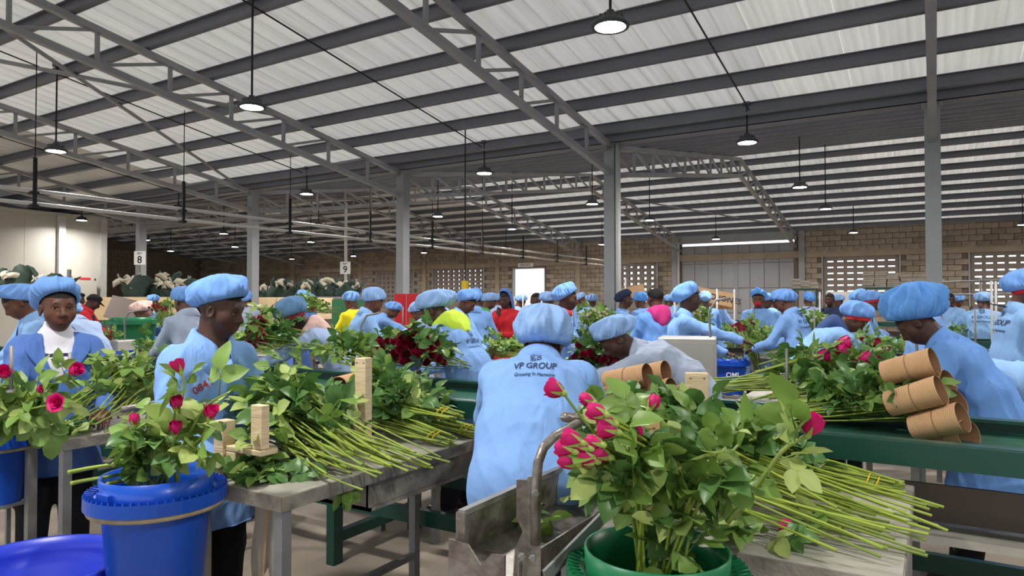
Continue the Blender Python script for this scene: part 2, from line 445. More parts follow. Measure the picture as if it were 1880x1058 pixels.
for k in range(0, 5):
    X = -2.42 - 5 * k
    pts = [(X, y, roof_z(y) - 0.21) for y in (2.2, 5.0, 8.0, 11.0)]
    tag(MB().tube(pts, 0.012, 6).build('cable_conduit', 'cable_black'), 'thin dark lamp cable along the near roof, %s from the right' % ORD[k], 'cable')

# twin trolley rails on hangers
tr = thing('trolley_rail', 'pale twin pipe trolley rail hung from black brackets across the hall', 'rail', (-11.8, 0, 0))
for z in (3.2, 3.0):
    MB().tube([(0, -3, z), (0, 30, z)], 0.03, 10).build('rail_pipe', 'pipe_white', tr, smooth=True)
hm = MB().beam((0.08, 0, 2.93), (0.08, 0, 3.7), 0.03, 0.05).box((-0.02, -0.05, 3.14), (0.11, 0.05, 3.18)).box((-0.02, -0.05, 2.94), (0.11, 0.05, 2.98)).mesh('hanger', 'cable_black')
for k in range(13): link('hanger', hm, tr, (0, -2.2 + 2.45 * k, 0))
for k in range(9):
    y = -2.2 + 2.45 * k
    MB().tube([(0.08, y, 3.68), (0.08, y, roof_z(y) - 0.2)], 0.008, 5).build('hanger_rod', 'cable_black', tr)

# cold store
cs = thing('cold_store', 'big white insulated cold store box at the left', 'cold store', (-23.6, 0, 0))
for k in range(16):
    y = 12.4 - (k + 1) * 1.15
    MB().box((-0.1, y + 0.004, 0), (0, y + 1.146, 4.2)).build('insulated_panel', 'coldroom', cs)
MB().box((-9.0, 12.4, 0), (0.02, 12.5, 4.22)).build('end_panel', 'coldroom', cs)
MB().box((-9.0, -6.0, 4.2), (0.05, 12.5, 4.3)).build('roof_slab', 'coldroom', cs)
MB().box((0, 12.3, 0), (0.12, 12.5, 4.25)).build('corner_trim', 'grey_sheet', cs)
c4 = MB().box((0.02, 11.0, 0), (0.16, 11.2, 4.2)).build('cover_strip', 'pipe_white', cs)
eb = MB().box((0.02, 11.35, 1.55), (0.28, 12.1, 2.3)).build('electric_box', 'coldroom', cs)
MB().box((0.28, 11.55, 2.2), (0.29, 11.9, 2.26)).build('nameplate', 'red_plastic', eb); MB().box((0.281, 11.4, 2.18), (0.29, 11.44, 2.24)).box((0.281, 12.02, 2.18), (0.29, 12.06, 2.24)).box((0.281, 11.4, 1.62), (0.29, 11.44, 1.68)).build('catch', 'ink', eb)

def sign(num, X, Y, z, label, pole=None):
    t = thing('number_sign', label, 'sign', (X, Y, z), YAW * 0.9)
    MB().box((-0.17, -0.015, -0.2), (0.17, 0.0, 0.2)).build('plate', 'sign_white', t)
    for s, sz, dz in ((num, 0.30, -0.15), ('BAY', 0.08, 0.11)):
        me = text_mesh(s, sz); me.materials.append(M('ink')); o = link('lettering', me, t, (0, -0.018, dz)); o.rotation_euler = (pi / 2, 0, 0)
    if pole: MB().tube([(0, 0.05, -z), (0, 0.05, pole - z)], 0.05, 8).build('pole', 'pipe_white', t)
p = at_y(260, 474, YC - 0.15); sign('8', p.x, p.y - 0.05, p.z, 'white number 8 sign on a column')
p = at_y(634, 492, 16.2); sign('9', p.x, p.y, p.z, 'white number 9 sign on a thin pole', 4.7)

# ---------------------------------------------------------------- implicit surfaces for figures
def R_axes(f, u):
    f = Vector(f).normalized(); r = f.cross(Vector(u)).normalized(); u = r.cross(f)
    return r, f, u
class SDF:
    def __init__(s): s.p = []
    def cap(s, a, b, ra, rb=None, k=0.02, op='u'): s.p.append(('cap', tuple(a), tuple(b), ra, ra if rb is None else rb, k, op)); return s
    def ecap(s, a, b, xa, ya, xb, yb, ax, k=0.03, op='u'): s.p.append(('ecap', tuple(a), tuple(b), xa, ya, xb, yb, tuple(ax), k, op)); return s
    def ell(s, c, r, fr=None, k=0.015, op='u'): s.p.append(('ell', tuple(c), tuple(r), fr, k, op)); return s
    def bounds(s, q):
        if q[0] == 'cap': pts = [q[1], q[2]]; r = max(q[3], q[4])
        elif q[0] == 'ecap': pts = [q[1], q[2]]; r = max(q[3:7])
        else: pts = [q[1]]; r = max(q[2])
        pts = np.array(pts); return pts.min(0) - r, pts.max(0) + r
    def mesh(s, vox):
        B = [s.bounds(q) for q in s.p if q[-1] == 'u']
        lo = np.min([b[0] for b in B], 0) - 3 * vox; hi = np.max([b[1] for b in B], 0) + 3 * vox
        n = np.ceil((hi - lo) / vox).astype(int) + 1
        F = np.full(n, 9.0, np.float32)
        ax = [lo[i] + vox * np.arange(n[i]) for i in range(3)]
        for q in s.p:
            k = q[-2]; op = q[-1]; a, b = s.bounds(q); pad = k + 2.5 * vox
            i0 = np.maximum(((a - pad - lo) / vox).astype(int), 0); i1 = np.minimum(((b + pad - lo) / vox).astype(int) + 2, n)
            sl = tuple(slice(i0[i], i1[i]) for i in range(3))
            X, Y, Z = np.meshgrid(*[ax[i][i0[i]:i1[i]].astype(np.float32) for i in range(3)], indexing='ij', sparse=True)
            if q[0] == 'cap':
                a = np.array(q[1]); d = np.array(q[2]) - a; L2 = max(float(d @ d), 1e-9)
                t = np.clip(((X - a[0]) * d[0] + (Y - a[1]) * d[1] + (Z - a[2]) * d[2]) / L2, 0, 1)
                D = np.sqrt((X - a[0] - t * d[0]) ** 2 + (Y - a[1] - t * d[1]) ** 2 + (Z - a[2] - t * d[2]) ** 2) - (q[3] + t * (q[4] - q[3]))
            elif q[0] == 'ecap':
                a = np.array(q[1]); d = np.array(q[2]) - a; L2 = max(float(d @ d), 1e-9); zx = d / sqrt(L2)
                e = np.array(q[7]); e = e - zx * (e @ zx); e /= np.linalg.norm(e); g = np.cross(zx, e)
                t = np.clip(((X - a[0]) * d[0] + (Y - a[1]) * d[1] + (Z - a[2]) * d[2]) / L2, 0, 1)
                px, py, pz = X - a[0] - t * d[0], Y - a[1] - t * d[1], Z - a[2] - t * d[2]
                rx = q[3] + t * (q[5] - q[3]); ry = q[4] + t * (q[6] - q[4]); rm = np.minimum(rx, ry)
                D = (np.sqrt(((px*e[0] + py*e[1] + pz*e[2]) / rx) ** 2 + ((px*g[0] + py*g[1] + pz*g[2]) / ry) ** 2 + ((px*zx[0] + py*zx[1] + pz*zx[2]) / rm) ** 2) - 1) * rm
            else:
                c = q[1]; r = q[2]; px, py, pz = X - c[0], Y - c[1], Z - c[2]
                if q[3] is not None:
                    A = q[3]; px, py, pz = [px*A[i][0] + py*A[i][1] + pz*A[i][2] for i in range(3)]
                k0 = np.sqrt((px/r[0]) ** 2 + (py/r[1]) ** 2 + (pz/r[2]) ** 2) + 1e-6
                k1 = np.sqrt((px/r[0]**2) ** 2 + (py/r[1]**2) ** 2 + (pz/r[2]**2) ** 2) + 1e-6
                D = k0 * (k0 - 1) / k1
            f = F[sl]
            if op == 'u':
                h = np.maximum(k - np.abs(f - D), 0) / max(k, 1e-6); F[sl] = np.minimum(f, D) - h * h * k * 0.25
            else:
                h = np.maximum(k - np.abs(f + D), 0) / max(k, 1e-6); F[sl] = np.maximum(f, -D) + h * h * k * 0.25
        return surface_nets(F, lo, vox)
def surface_nets(F, lo, vox):
    I = F < 0
    c = [I[i:I.shape[0]-1+i, j:I.shape[1]-1+j, k:I.shape[2]-1+k] for i in (0, 1) for j in (0, 1) for k in (0, 1)]
    s = np.zeros(c[0].shape, np.uint8)
    for x in c: s += x
    mk = (s > 0) & (s < 8); C = np.argwhere(mk)
    idx = np.full(mk.shape, -1, np.int32); idx[mk] = np.arange(len(C))
    P = np.zeros((len(C), 3)); W = np.zeros(len(C))
    cor = [(i, j, k) for i in (0, 1) for j in (0, 1) for k in (0, 1)]
    val = [F[C[:, 0] + a, C[:, 1] + b, C[:, 2] + d] for a, b, d in cor]
    for m in range(8):
        for ax in range(3):
            if cor[m][ax] == 0:
                o = list(cor[m]); o[ax] = 1; m2 = cor.index(tuple(o))
                v0, v1 = val[m], val[m2]; cr = (v0 < 0) != (v1 < 0)
                t = np.where(cr, v0 / np.where(cr, v0 - v1, 1), 0)
                e = np.tile(np.array(cor[m], float), (len(C), 1)); e[:, ax] += t
                P += e * cr[:, None]; W += cr
    P = lo + vox * (C + P / W[:, None])
    Q = []
    for ax in range(3):
        sl0 = [slice(1, -1)] * 3; sl0[ax] = slice(0, -1); sl1 = list(sl0); sl1[ax] = slice(1, None)
        a, b = I[tuple(sl0)], I[tuple(sl1)]
        E = np.argwhere(a != b); off = np.ones(3, int); off[ax] = 0; E = E + off
        fl = I[E[:, 0], E[:, 1], E[:, 2]]
        u, w = [(1, 2), (2, 0), (0, 1)][ax]
        eu = np.zeros(3, int); eu[u] = 1; ew = np.zeros(3, int); ew[w] = 1
        g = lambda d: idx[E[:, 0] - d[0], E[:, 1] - d[1], E[:, 2] - d[2]]
        q = np.stack([g(eu + ew), g(ew), g(0 * eu), g(eu)], 1)
        q[~fl] = q[~fl][:, ::-1]; Q.append(q)
    return P, np.concatenate(Q)
def np_mesh(name, P, Q, mats, mi=None, smooth=True):
    me = bpy.data.meshes.new(name)
    me.vertices.add(len(P)); me.vertices.foreach_set('co', np.asarray(P, np.float32).ravel())
    n = Q.shape[1]
    me.loops.add(Q.size); me.loops.foreach_set('vertex_index', Q.astype(np.int32).ravel())
    me.polygons.add(len(Q)); me.polygons.foreach_set('loop_start', np.arange(0, Q.size, n, dtype=np.int32))
    for m in mats: me.materials.append(M(m) if isinstance(m, str) else m)
    if mi is not None: me.polygons.foreach_set('material_index', np.asarray(mi, np.int32))
    me.update(calc_edges=True); me.validate()
    if smooth: me.polygons.foreach_set('use_smooth', np.ones(len(me.polygons), bool))
    return me
def vnormals(P, Q):
    n = np.cross(P[Q[:, 2]] - P[Q[:, 0]], P[Q[:, 3]] - P[Q[:, 1]]); N = np.zeros_like(P)
    for i in range(4): np.add.at(N, Q[:, i], n)
    return N / (np.linalg.norm(N, axis=1, keepdims=True) + 1e-9)
def smooth_np(P, Q, it=2, lam=0.5):
    A = np.concatenate([Q[:, [0, 1]], Q[:, [1, 2]], Q[:, [2, 3]], Q[:, [3, 0]]])
    for _ in range(it):
        S = np.zeros_like(P); W = np.zeros(len(P))
        np.add.at(S, A[:, 0], P[A[:, 1]]); np.add.at(S, A[:, 1], P[A[:, 0]]); np.add.at(W, A[:, 0], 1); np.add.at(W, A[:, 1], 1)
        P = P + lam * (S / np.maximum(W, 1)[:, None] - P)
    return P
def folds(P, Q, rs, amp, freq=26.0, axis=(0, 0, 1)):
    """soft cloth folds: warped directional ripples"""
    N = vnormals(P, Q); h = np.zeros(len(P)); ax = np.array(axis, float)
    for i in range(5):
        d = rs.normal(size=3); d -= ax * (d @ ax) * rs.uniform(0.55, 0.95); d /= np.linalg.norm(d)
        w = 0.6 * np.sin(P @ (rs.normal(size=3) * 9) + rs.uniform(0, 6))
        env = 0.5 + 0.5 * np.sin(P @ (rs.normal(size=3) * 6) + rs.uniform(0, 6))
        h += env * (1 - np.abs(np.sin(P @ d * freq * rs.uniform(0.6, 1.4) + w * 2 + rs.uniform(0, 6)))) ** 1.5
    return P + N * ((h - 1.2) * amp)[:, None]

# ---------------------------------------------------------------- people
mat('skin', srgb(92, 58, 44), 0.5, 0.0, 0.10, 8.0, spec=0.35, bump=0.05, bscale=200)
mat('skin_dark', srgb(72, 46, 37), 0.5, 0.0, 0.10, 8.0, spec=0.35, bump=0.05, bscale=200)
mat('lips', srgb(104, 58, 52), 0.45)
mat('hair', srgb(26, 21, 20), 0.8, bump=0.8, bscale=150)
mat('hair_red', srgb(74, 26, 32), 0.7, bump=0.8, bscale=120)
mat('eye_white', srgb(150, 138, 130), 0.35); mat('iris', srgb(24, 15, 12), 0.2)
def cloth(n, c, v=0.05):
    m = mat(n, srgb(*c), 0.85, 0.0, v, 3.0, bump=0.12, bscale=350, spec=0.2)
    nt = m.node_tree; N = nt.nodes; L = nt.links; tc = N.new('ShaderNodeTexCoord'); mp = N.new('ShaderNodeMapping'); mp.inputs['Scale'].default_value = (1.0, 1.0, 0.45); mp.inputs['Rotation'].default_value = (0.2, 0.35, 0)
    nz = N.new('ShaderNodeTexNoise'); nz.inputs['Scale'].default_value = 9.0; nz.inputs['Detail'].default_value = 2.5; nz.inputs['Distortion'].default_value = 1.2
    b = N.new('ShaderNodeBump'); b.inputs['Strength'].default_value = 0.55; b.inputs['Distance'].default_value = 0.03
    L.new(tc.outputs['Object'], mp.inputs[0]); L.new(mp.outputs[0], nz.inputs['Vector']); L.new(nz.outputs['Fac'], b.inputs['Height'])
    old = [n for n in N if n.type == 'BUMP' and n != b][0]; L.new(b.outputs[0], old.inputs['Normal'])
    return m
cloth('coat_sky', (128, 168, 226)); cloth('coat_blue', (84, 118, 186)); cloth('coat_light', (140, 180, 228)); cloth('coat_pale', (160, 180, 216)); cloth('coat_grey', (162, 174, 196))
cloth('coat_deep', (108, 154, 220)); cloth('cap_blue', (116, 160, 224)); cloth('cap_light', (142, 176, 224)); cloth('cap_steel', (98, 134, 172)); cloth('cap_bright', (98, 154, 224))
cloth('shirt_white', (226, 224, 234)); cloth('stripe_purple', (60, 44, 96)); cloth('hood_lime', (198, 226, 74)); cloth('hood_pink', (226, 190, 180)); cloth('hood_rose', (206, 60, 130))
cloth('cloth_red', (196, 44, 52)); cloth('cloth_maroon', (120, 34, 50)); cloth('cloth_yellow', (236, 214, 40)); cloth('cloth_green', (88, 166, 92)); cloth('cloth_navy', (40, 48, 74)); cloth('cloth_black', (28, 28, 32))
cloth('trousers', (30, 31, 36)); cloth('scarf_navy', (62, 82, 130)); cloth('glove', (176, 200, 206)); mat('boot', srgb(24, 25, 27), 0.4); mat('thread_red', srgb(150, 52, 44), 0.8); mat('print_ink', srgb(44, 56, 84), 0.8)
mat('button', srgb(206, 214, 224), 0.4)

def ik(a, b, l1, l2, pole):
    a, b = Vector(a), Vector(b); d = b - a; L = min(d.length, (l1 + l2) * 0.999); d.normalize()
    x = (l1 * l1 - l2 * l2 + L * L) / (2 * L); h = sqrt(max(l1 * l1 - x * x, 0))
    p = Vector(pole); p = (p - d * p.dot(d)).normalized()
    return a + d * x + p * h, a + d * L
def skeleton(bend=8, hp=10, hy=0, wr=None, wl=None, s=1.0, lean=0.0, twist=0, hs=1.0):
    """joints of a 1.6 m figure facing +Y; bend and hp (head pitch) in degrees, hy head turn to its right"""
    b = radians(bend); J = {}
    hip = Vector((0, -0.30 * sin(b), 0.88)); dirv = lambda a: Vector((lean, sin(a), cos(a))).normalized()
    J['hip'] = hip; J['waist'] = hip + dirv(b * 0.55) * 0.15; J['chest'] = J['waist'] + dirv(b * 1.0) * 0.2; J['neck'] = J['chest'] + dirv(b * 1.15) * 0.165
    J['spine'] = dirv(b)
    tw = radians(twist)
    for n, sx in (('r', 1), ('l', -1)):
        J['sh' + n] = J['neck'] - dirv(b) * 0.088 + Vector((sx * 0.160 * cos(tw), 0.01 - sx * 0.160 * sin(tw), 0))
        w = (wr if n == 'r' else wl) or (sx * 0.15, 0.40, 0.98)
        J['el' + n], J['wr' + n] = ik(J['sh' + n], w, 0.28, 0.25, (sx * 0.55, -0.5, -0.7))
    a = radians(hp); y = radians(hy)
    f = Vector((sin(y) * cos(a), cos(y) * cos(a), -sin(a))); u = Vector((sin(y) * sin(a), cos(y) * sin(a), cos(a)))
    J['hf'], J['hu'] = f, u; J['hr'] = f.cross(u)
    nd = (dirv(b * 0.9) * 0.5 + u * 0.5).normalized()
    J['head'] = J['neck'] + nd * 0.135 + f * 0.028
    R = {k: (v * s if k not in ('hf', 'hu', 'hr', 'spine') else v) for k, v in J.items()}
    R['hs'] = hs; return R
def hp_(J, x, y, z, s=1.0): return J['head'] + (J['hr'] * x + J['hf'] * y + J['hu'] * z) * s
def body_sdf(J, s=1.0, hands=True, curl=0.6):
    q_ = s; s = s * J['hs']; S = SDF(); h = lambda x, y, z: hp_(J, x, y, z, s); A = [tuple(J['hr']), tuple(J['hf']), tuple(J['hu'])]
    E = lambda c, r, k=0.012, op='u': S.ell(h(*c), tuple(q * s for q in r), A, k, op)
    S.ecap(J['hip'], J['chest'], 0.13, 0.09, 0.13, 0.085, (1, 0, 0)); S.cap(J['chest'], J['neck'], 0.08, 0.058, k=0.04)
    S.cap(J['neck'] - J['spine'] * 0.03, h(0, -0.03, -0.045), 0.056 * s, 0.050 * s, k=0.02)
    for n in 'rl':
        S.cap(J['neck'] - J['spine'] * 0.03, J['sh' + n], 0.05, 0.05, k=0.03); S.cap(J['sh' + n], J['el' + n], 0.048, 0.038); S.cap(J['el' + n], J['wr' + n], 0.038, 0.024)
    E((0, -0.014, 0.036), (0.074, 0.096, 0.082)); E((0, 0.028, -0.036), (0.055, 0.056, 0.066), 0.03); E((0, 0.040, -0.082), (0.030, 0.036, 0.024), 0.025)
    for sx in (-1, 1):
        E((sx * 0.038, 0.046, -0.022), (0.028, 0.030, 0.030), 0.035); E((sx * 0.076, -0.006, -0.006), (0.009, 0.020, 0.032), 0.006); E((sx * 0.079, -0.002, -0.004), (0.005, 0.011, 0.018), 0.004, 's')
    S.cap(h(-0.036, 0.072, 0.030), h(0.036, 0.072, 0.030), 0.012 * s, k=0.02)
    for sx in (-1, 1): E((sx * 0.032, 0.092, 0.010), (0.019, 0.016, 0.011), 0.012, 's')
    S.cap(h(0, 0.082, 0.016), h(0, 0.102, -0.020), 0.008 * s, 0.011 * s, k=0.014)
    E((0, 0.100, -0.025), (0.013, 0.013, 0.010), 0.008)
    for sx in (-1, 1): E((sx * 0.014, 0.090, -0.027), (0.010, 0.012, 0.008), 0.008)
    E((0, 0.070, -0.054), (0.034, 0.021, 0.020), 0.025); [S.cap(h(0, 0.0885, -0.0485), h(sx * 0.022, 0.079, -0.0545), 0.0062 * s, 0.003 * s, k=0.005) for sx in (-1, 1)]; S.cap(h(-0.012, 0.0845, -0.0625), h(0.012, 0.0845, -0.0625), 0.0072 * s, k=0.006); [S.cap(h(0, 0.0985, -0.0552), h(sx * 0.025, 0.087, -0.0585), 0.0022 * s, k=0.003, op='s') for sx in (-1, 1)]
    for sx in (-1, 1):
        S.cap(h(sx * 0.020, 0.0815, 0.0165), h(sx * 0.045, 0.074, 0.0155), 0.0045 * s, k=0.005); S.cap(h(sx * 0.020, 0.081, 0.003), h(sx * 0.044, 0.074, 0.003), 0.0038 * s, k=0.005)
    s = q_
    for n, sx in (('r', 1), ('l', -1)):
        S.cap(J['hip'] + Vector((sx * 0.085, 0, -0.02)) * s, Vector((sx * 0.09, J['hip'].y * 0.5 + 0.02, 0.47)) * s, 0.085, 0.055); S.cap(Vector((sx * 0.09, J['hip'].y * 0.5 + 0.02, 0.47)) * s, Vector((sx * 0.10, -0.02, 0.09)) * s, 0.052, 0.036)
        S.cap(Vector((sx * 0.10, -0.03, 0.05)) * s, Vector((sx * 0.11, 0.11, 0.035)) * s, 0.036, 0.03)
        if hands:
            w = J['wr' + n]; d = (w - J['el' + n]).normalized(); side = d.cross(Vector((0, 0, 1))).normalized() * (1 if n == 'r' else -1); nrm = side.cross(d) * (1 if n == 'r' else -1)
            if nrm.z > 0: nrm = -nrm
            pc = w + d * 0.055; inward = -side if n == 'r' else -side
            inward = Vector((-sx, 0.2, 0)); inward = (inward - d * inward.dot(d)).normalized(); nrm = -abs(1) * d.cross(inward) * (1 if d.cross(inward).z > 0 else -1)
            S.ecap(w, w + d * 0.075, 0.026, 0.018, 0.040, 0.016, tuple(inward), 0.012)
            for fi, (off, ln) in enumerate(((0.030, 0.062), (0.010, 0.072), (-0.010, 0.068), (-0.029, 0.054))):
                b0 = w + d * 0.078 + inward * off; b1 = b0 + (d * 1.0 + nrm * 0.35 * curl).normalized() * ln * 0.5; b2 = b1 + (d * 0.6 + nrm * curl).normalized() * ln * 0.5
                S.cap(b0, b1, 0.0095, 0.0085, k=0.005); S.cap(b1, b2, 0.0085, 0.007, k=0.004)
            t0 = w + d * 0.025 + inward * 0.03; t1 = t0 + (d * 0.7 + inward * 0.7 + nrm * 0.3).normalized() * 0.035; t2 = t1 + (d * 0.9 + nrm * 0.4).normalized() * 0.03
            S.cap(t0, t1, 0.012, 0.0105, k=0.01); S.cap(t1, t2, 0.010, 0.008, k=0.004)
    return S
def coat_sdf(J, s=1.0, hem=0.50, vneck=0.0, bulk=1.0):
    S = SDF(); X = (1, 0, 0); v = bulk
    S.ecap(J['waist'], J['chest'], 0.178 * v, 0.125 * v, 0.175 * v, 0.120 * v, X, 0.05)
    S.ecap(J['chest'], J['neck'] - J['spine'] * 0.03, 0.16 * v, 0.115 * v, 0.085, 0.072, X, 0.06)
    S.ecap(J['hip'], J['waist'], 0.195 * v, 0.150 * v, 0.178 * v, 0.127 * v, X, 0.05)
    hz = Vector((0, J['hip'].y * 0.75 + 0.01, hem * s))
    S.ecap(hz + Vector((0, 0, -0.06)), J['hip'], 0.24 * v, 0.19 * v, 0.195 * v, 0.150 * v, X, 0.05)
    for n in 'rl':
        S.cap(J['neck'] - J['spine'] * 0.05, J['sh' + n], 0.058, 0.062, k=0.06); S.cap(J['sh' + n], J['el' + n], 0.068 * v, 0.058 * v, k=0.04)
        S.cap(J['el' + n], J['wr' + n] - (J['wr' + n] - J['el' + n]).normalized() * 0.012, 0.060 * v, 0.044 * v, k=0.025)
    S.cap(J['neck'] - J['spine'] * 0.02, J['neck'] + J['spine'] * 0.12, 0.062, 0.062, 0.01, 's')
    if vneck:
        f = J['spine'].cross(Vector((-1, 0, 0))); f = -f if f.y < 0 else f
        top = J['neck'] + f * 0.075; bot = J['neck'] - J['spine'] * vneck + f * 0.155
        for i in range(6):
            t = i / 5.0; S.cap(top.lerp(bot, t), top.lerp(bot, min(1, t + 0.2)), 0.058 * (1 - t) + 0.010, k=0.008, op='s')
    return S
def cap_mesh(name, mats, rs, puff=1.3, H=0.115, back=0.03, wr=0.006, side=0.0, tilt=0.015, band=None, nw=34, pit=33, base=0.026):
    """gathered bouffant cap in head axes (x right, y forward, z up)"""
    mb = MB(); n = 120; m = 20; P = []
    ph = rs.uniform(0, 6, 12)
    for i in range(m + 1):
        t = i / m; row = []
        if t < 0.28: b_ = t / 0.28 * pi / 2; r = 1 + (puff - 1) * sin(b_) ** 0.8; z = 0.30 * H * (1 - cos(b_)) ** 0.75
        else: b_ = (t - 0.28) / 0.72 * pi / 2; r = puff * max(cos(b_), 0) ** 0.95; z = H * (0.30 + 0.70 * sin(b_))
        for j in range(n):
            p = 2 * pi * j / n; cx, cy = sin(p), cos(p)
            g = sin(nw * p + 2.5 * sin(3 * p + ph[0]) + 1.5 * sin(5 * p + ph[4])) * (0.6 + 0.4 * sin(4 * p + ph[5])) * max(0, 1 - t / 0.55) ** 1.5 * (0.5 if t < 0.03 else 1.0)
            big = 1.5 * (1.3 * sin(3 * p + ph[1] + 4 * t) * sin(5 * t + ph[2]) + 1.0 * sin(5 * p + ph[3] - 5 * t) * cos(4 * t + ph[6]) + 0.7 * sin(9 * p + ph[7] + 7 * t)) * sin(pi * t) ** 1.2
            ridge = (1 - abs(sin(4.5 * p + ph[8] + 2.2 * t + 0.8 * sin(2 * p + ph[9])))) ** 3 * sin(pi * min(1, t * 1.2)) * 2.6
            w = wr * (2.0 * g + big + ridge)
            rr = r + w / 0.085
            x = 0.080 * cx * rr; y = -0.006 + 0.100 * cy * rr
            zz = base + tilt * cy * (1 - t) + z + w * 0.5 * (t > 0.05) * sin(pi * t)
            bk = sin(min(1, t * 1.6) * pi / 2)
            y -= back * bk * (0.7 - 0.3 * cy); zz -= back * 0.55 * bk * max(0, -cy) * (1 - t)
            x += side * bk
            ca, sa = cos(radians(pit)), sin(radians(pit)); yy, zq = y + 0.006, zz - base
            row.append((x, -0.006 + yy * ca - zq * sa, base + yy * sa + zq * ca))
        P.append(row + [row[0]])
    mb.grid(P)
    mb.v = [tuple(v) for v in mb.v]
    if band:
        mb.cur = 1; Pb = []
        for i in range(4):
            t = i / 3
            Pb.append([(0.0805 * sin(2*pi*j/n) * (1 + 0.03 * t), -0.006 + 0.1005 * cos(2*pi*j/n) * (1 + 0.03 * t), base + 0.008 + tilt * cos(2*pi*j/n) - 0.035 * (1 - t)) for j in range(n + 1)])
        ca, sa = cos(radians(pit)), sin(radians(pit)); Pb = [[(x, -0.006 + (y + 0.006) * ca - (z - base) * sa, base + (y + 0.006) * sa + (z - base) * ca) for x, y, z in r] for r in Pb]
        mb.grid(Pb)
    return mb.mesh(name, mats, True)
def head_matrix(J, s=1.0):
    s = s * J['hs']
    r, f, u = J['hr'], J['hf'], J['hu']; h = J['head']
    return Matrix(((r.x*s, f.x*s, u.x*s, h.x), (r.y*s, f.y*s, u.y*s, h.y), (r.z*s, f.z*s, u.z*s, h.z), (0, 0, 0, 1)))
def in_head(P, J, s):
    s = s * J['hs']
    d = (P - np.array(J['head'])) / s
    return d @ np.array(J['hr']), d @ np.array(J['hf']), d @ np.array(J['hu'])
def trousers_sdf(J, s):
    S = SDF()
    for sx in (-1, 1):
        k = Vector((sx * 0.095, J['hip'].y * 0.5 + 0.02, 0.47)) * s
        S.cap(J['hip'] + Vector((sx * 0.09, 0, -0.03)), k, 0.11, 0.082, k=0.03); S.cap(k, Vector((sx * 0.105, -0.02, 0.10)) * s, 0.08, 0.066, k=0.02)
    return S
def boot_mesh(s):
    S = SDF()
    for sx in (-1, 1):
        S.cap(Vector((sx * 0.105, -0.02, 0.24)) * s, Vector((sx * 0.105, -0.025, 0.06)) * s, 0.062, 0.05, k=0.02); S.ecap(Vector((sx * 0.105, -0.04, 0.042)) * s, Vector((sx * 0.115, 0.13, 0.038)) * s, 0.045, 0.042, 0.042, 0.036, (1, 0, 0), 0.02)
    return S
def figure_meshes(key, J, s, vox, coat_vox, rs, coat_kw, hair='hair', fold=0.0035, curl=0.6, skin='skin', hairline=0.052):
    P, Q = body_sdf(J, s, True, curl).mesh(vox); P = smooth_np(P, Q, 1, 0.4)
    C = P[Q].mean(1); x, y, z = in_head(C, J, s)
    near = (np.abs(x) < 0.12) & (np.abs(y) < 0.14) & (np.abs(z) < 0.14)
    mi = np.zeros(len(Q), int)
    mi[near & (z > hairline - 0.55 * np.maximum(0, 0.03 - y) * (np.abs(x) < 0.073)) & (z > -0.055)] = 1
    mi[near & (np.abs(x) < 0.021) & (y > 0.0885) & (z < -0.0455) & (z > -0.0675)] = 2
    body = np_mesh('body', P, Q, [skin, hair, 'lips'], mi)
    P, Q = coat_sdf(J, s, **coat_kw).mesh(coat_vox); P = smooth_np(P, Q, 1, 0.5); P = folds(P, Q, rs, fold)
    P[:, 2] = np.maximum(P[:, 2], coat_kw.get('hem', 0.5) * s)
    coat = np_mesh('coat', P, Q, ['coat_sky'])
    P, Q = trousers_sdf(J, s).mesh(0.016); tro = np_mesh('trousers', P, Q, ['trousers'])
    P, Q = boot_mesh(s).mesh(0.014); boot = np_mesh('boots', P, Q, ['boot'])
    return dict(body=body, coat=coat, trousers=tro, boots=boot)
def set_mat(o, i, m):
    o.material_slots[i].link = 'OBJECT'; o.material_slots[i].material = M(m)
def put_eyes(root, J, s, lid=0.0):
    for sx in (-1, 1):
        e = MB()
        for ring in range(1): pass
        pr = [(0.0, 0.0122)] + [(0.0122 * sin(a), 0.0122 * cos(a)) for a in [pi * k / 10 for k in range(1, 10)]] + [(0.0, -0.0122)]
        e.lathe(pr, 14)
        for i, f in enumerate(e.f):
            zc = sum(e.v[k][2] for k in f) / 4
            e.mi[i] = 1 if zc > 0.0098 else 0
        me = e.mesh('eye', ['eye_white', 'iris'], True)
        o = link('eye', me, t_body[root.name]); T = head_matrix(J, s) @ Matrix.Translation((sx * 0.0315, 0.0695, 0.0095)) @ Matrix.Rotation(-pi / 2 + lid, 4, 'X')
        o.matrix_local = T
        b = MB().tube([(sx * 0.016, 0.0845, 0.030), (sx * 0.032, 0.0835, 0.0345), (sx * 0.048, 0.073, 0.031)], [0.0022, 0.003, 0.0014], 6)
        ob = b.build('eyebrow', 'hair', t_body[root.name], True); ob.matrix_local = head_matrix(J, s)
def conform(me, bvh, M0, depth=0.5, off=0.003):
    """press a flat mesh (x, y in its own plane, ray along -z) onto a surface"""
    R3 = M0.to_3x3(); dz = (R3 @ Vector((0, 0, -1))).normalized()
    for v in me.vertices:
        p = M0 @ v.co; hit, nrm, i, d = bvh.ray_cast(p - dz * depth * 0.5, dz, depth)
        v.co = (hit - dz * off) if hit else p
    me.update(); return me
def bvh_of(me): return BVHTree.FromPolygons([v.co for v in me.vertices], [p.vertices[:] for p in me.polygons])
def plane_matrix(o, xa, ya):
    x = Vector(xa).normalized(); z = x.cross(Vector(ya)).normalized(); y = z.cross(x)
    return Matrix(((x.x, y.x, z.x, o.x), (x.y, y.y, z.y, o.y), (x.z, y.z, z.z, o.z), (0, 0, 0, 1)))
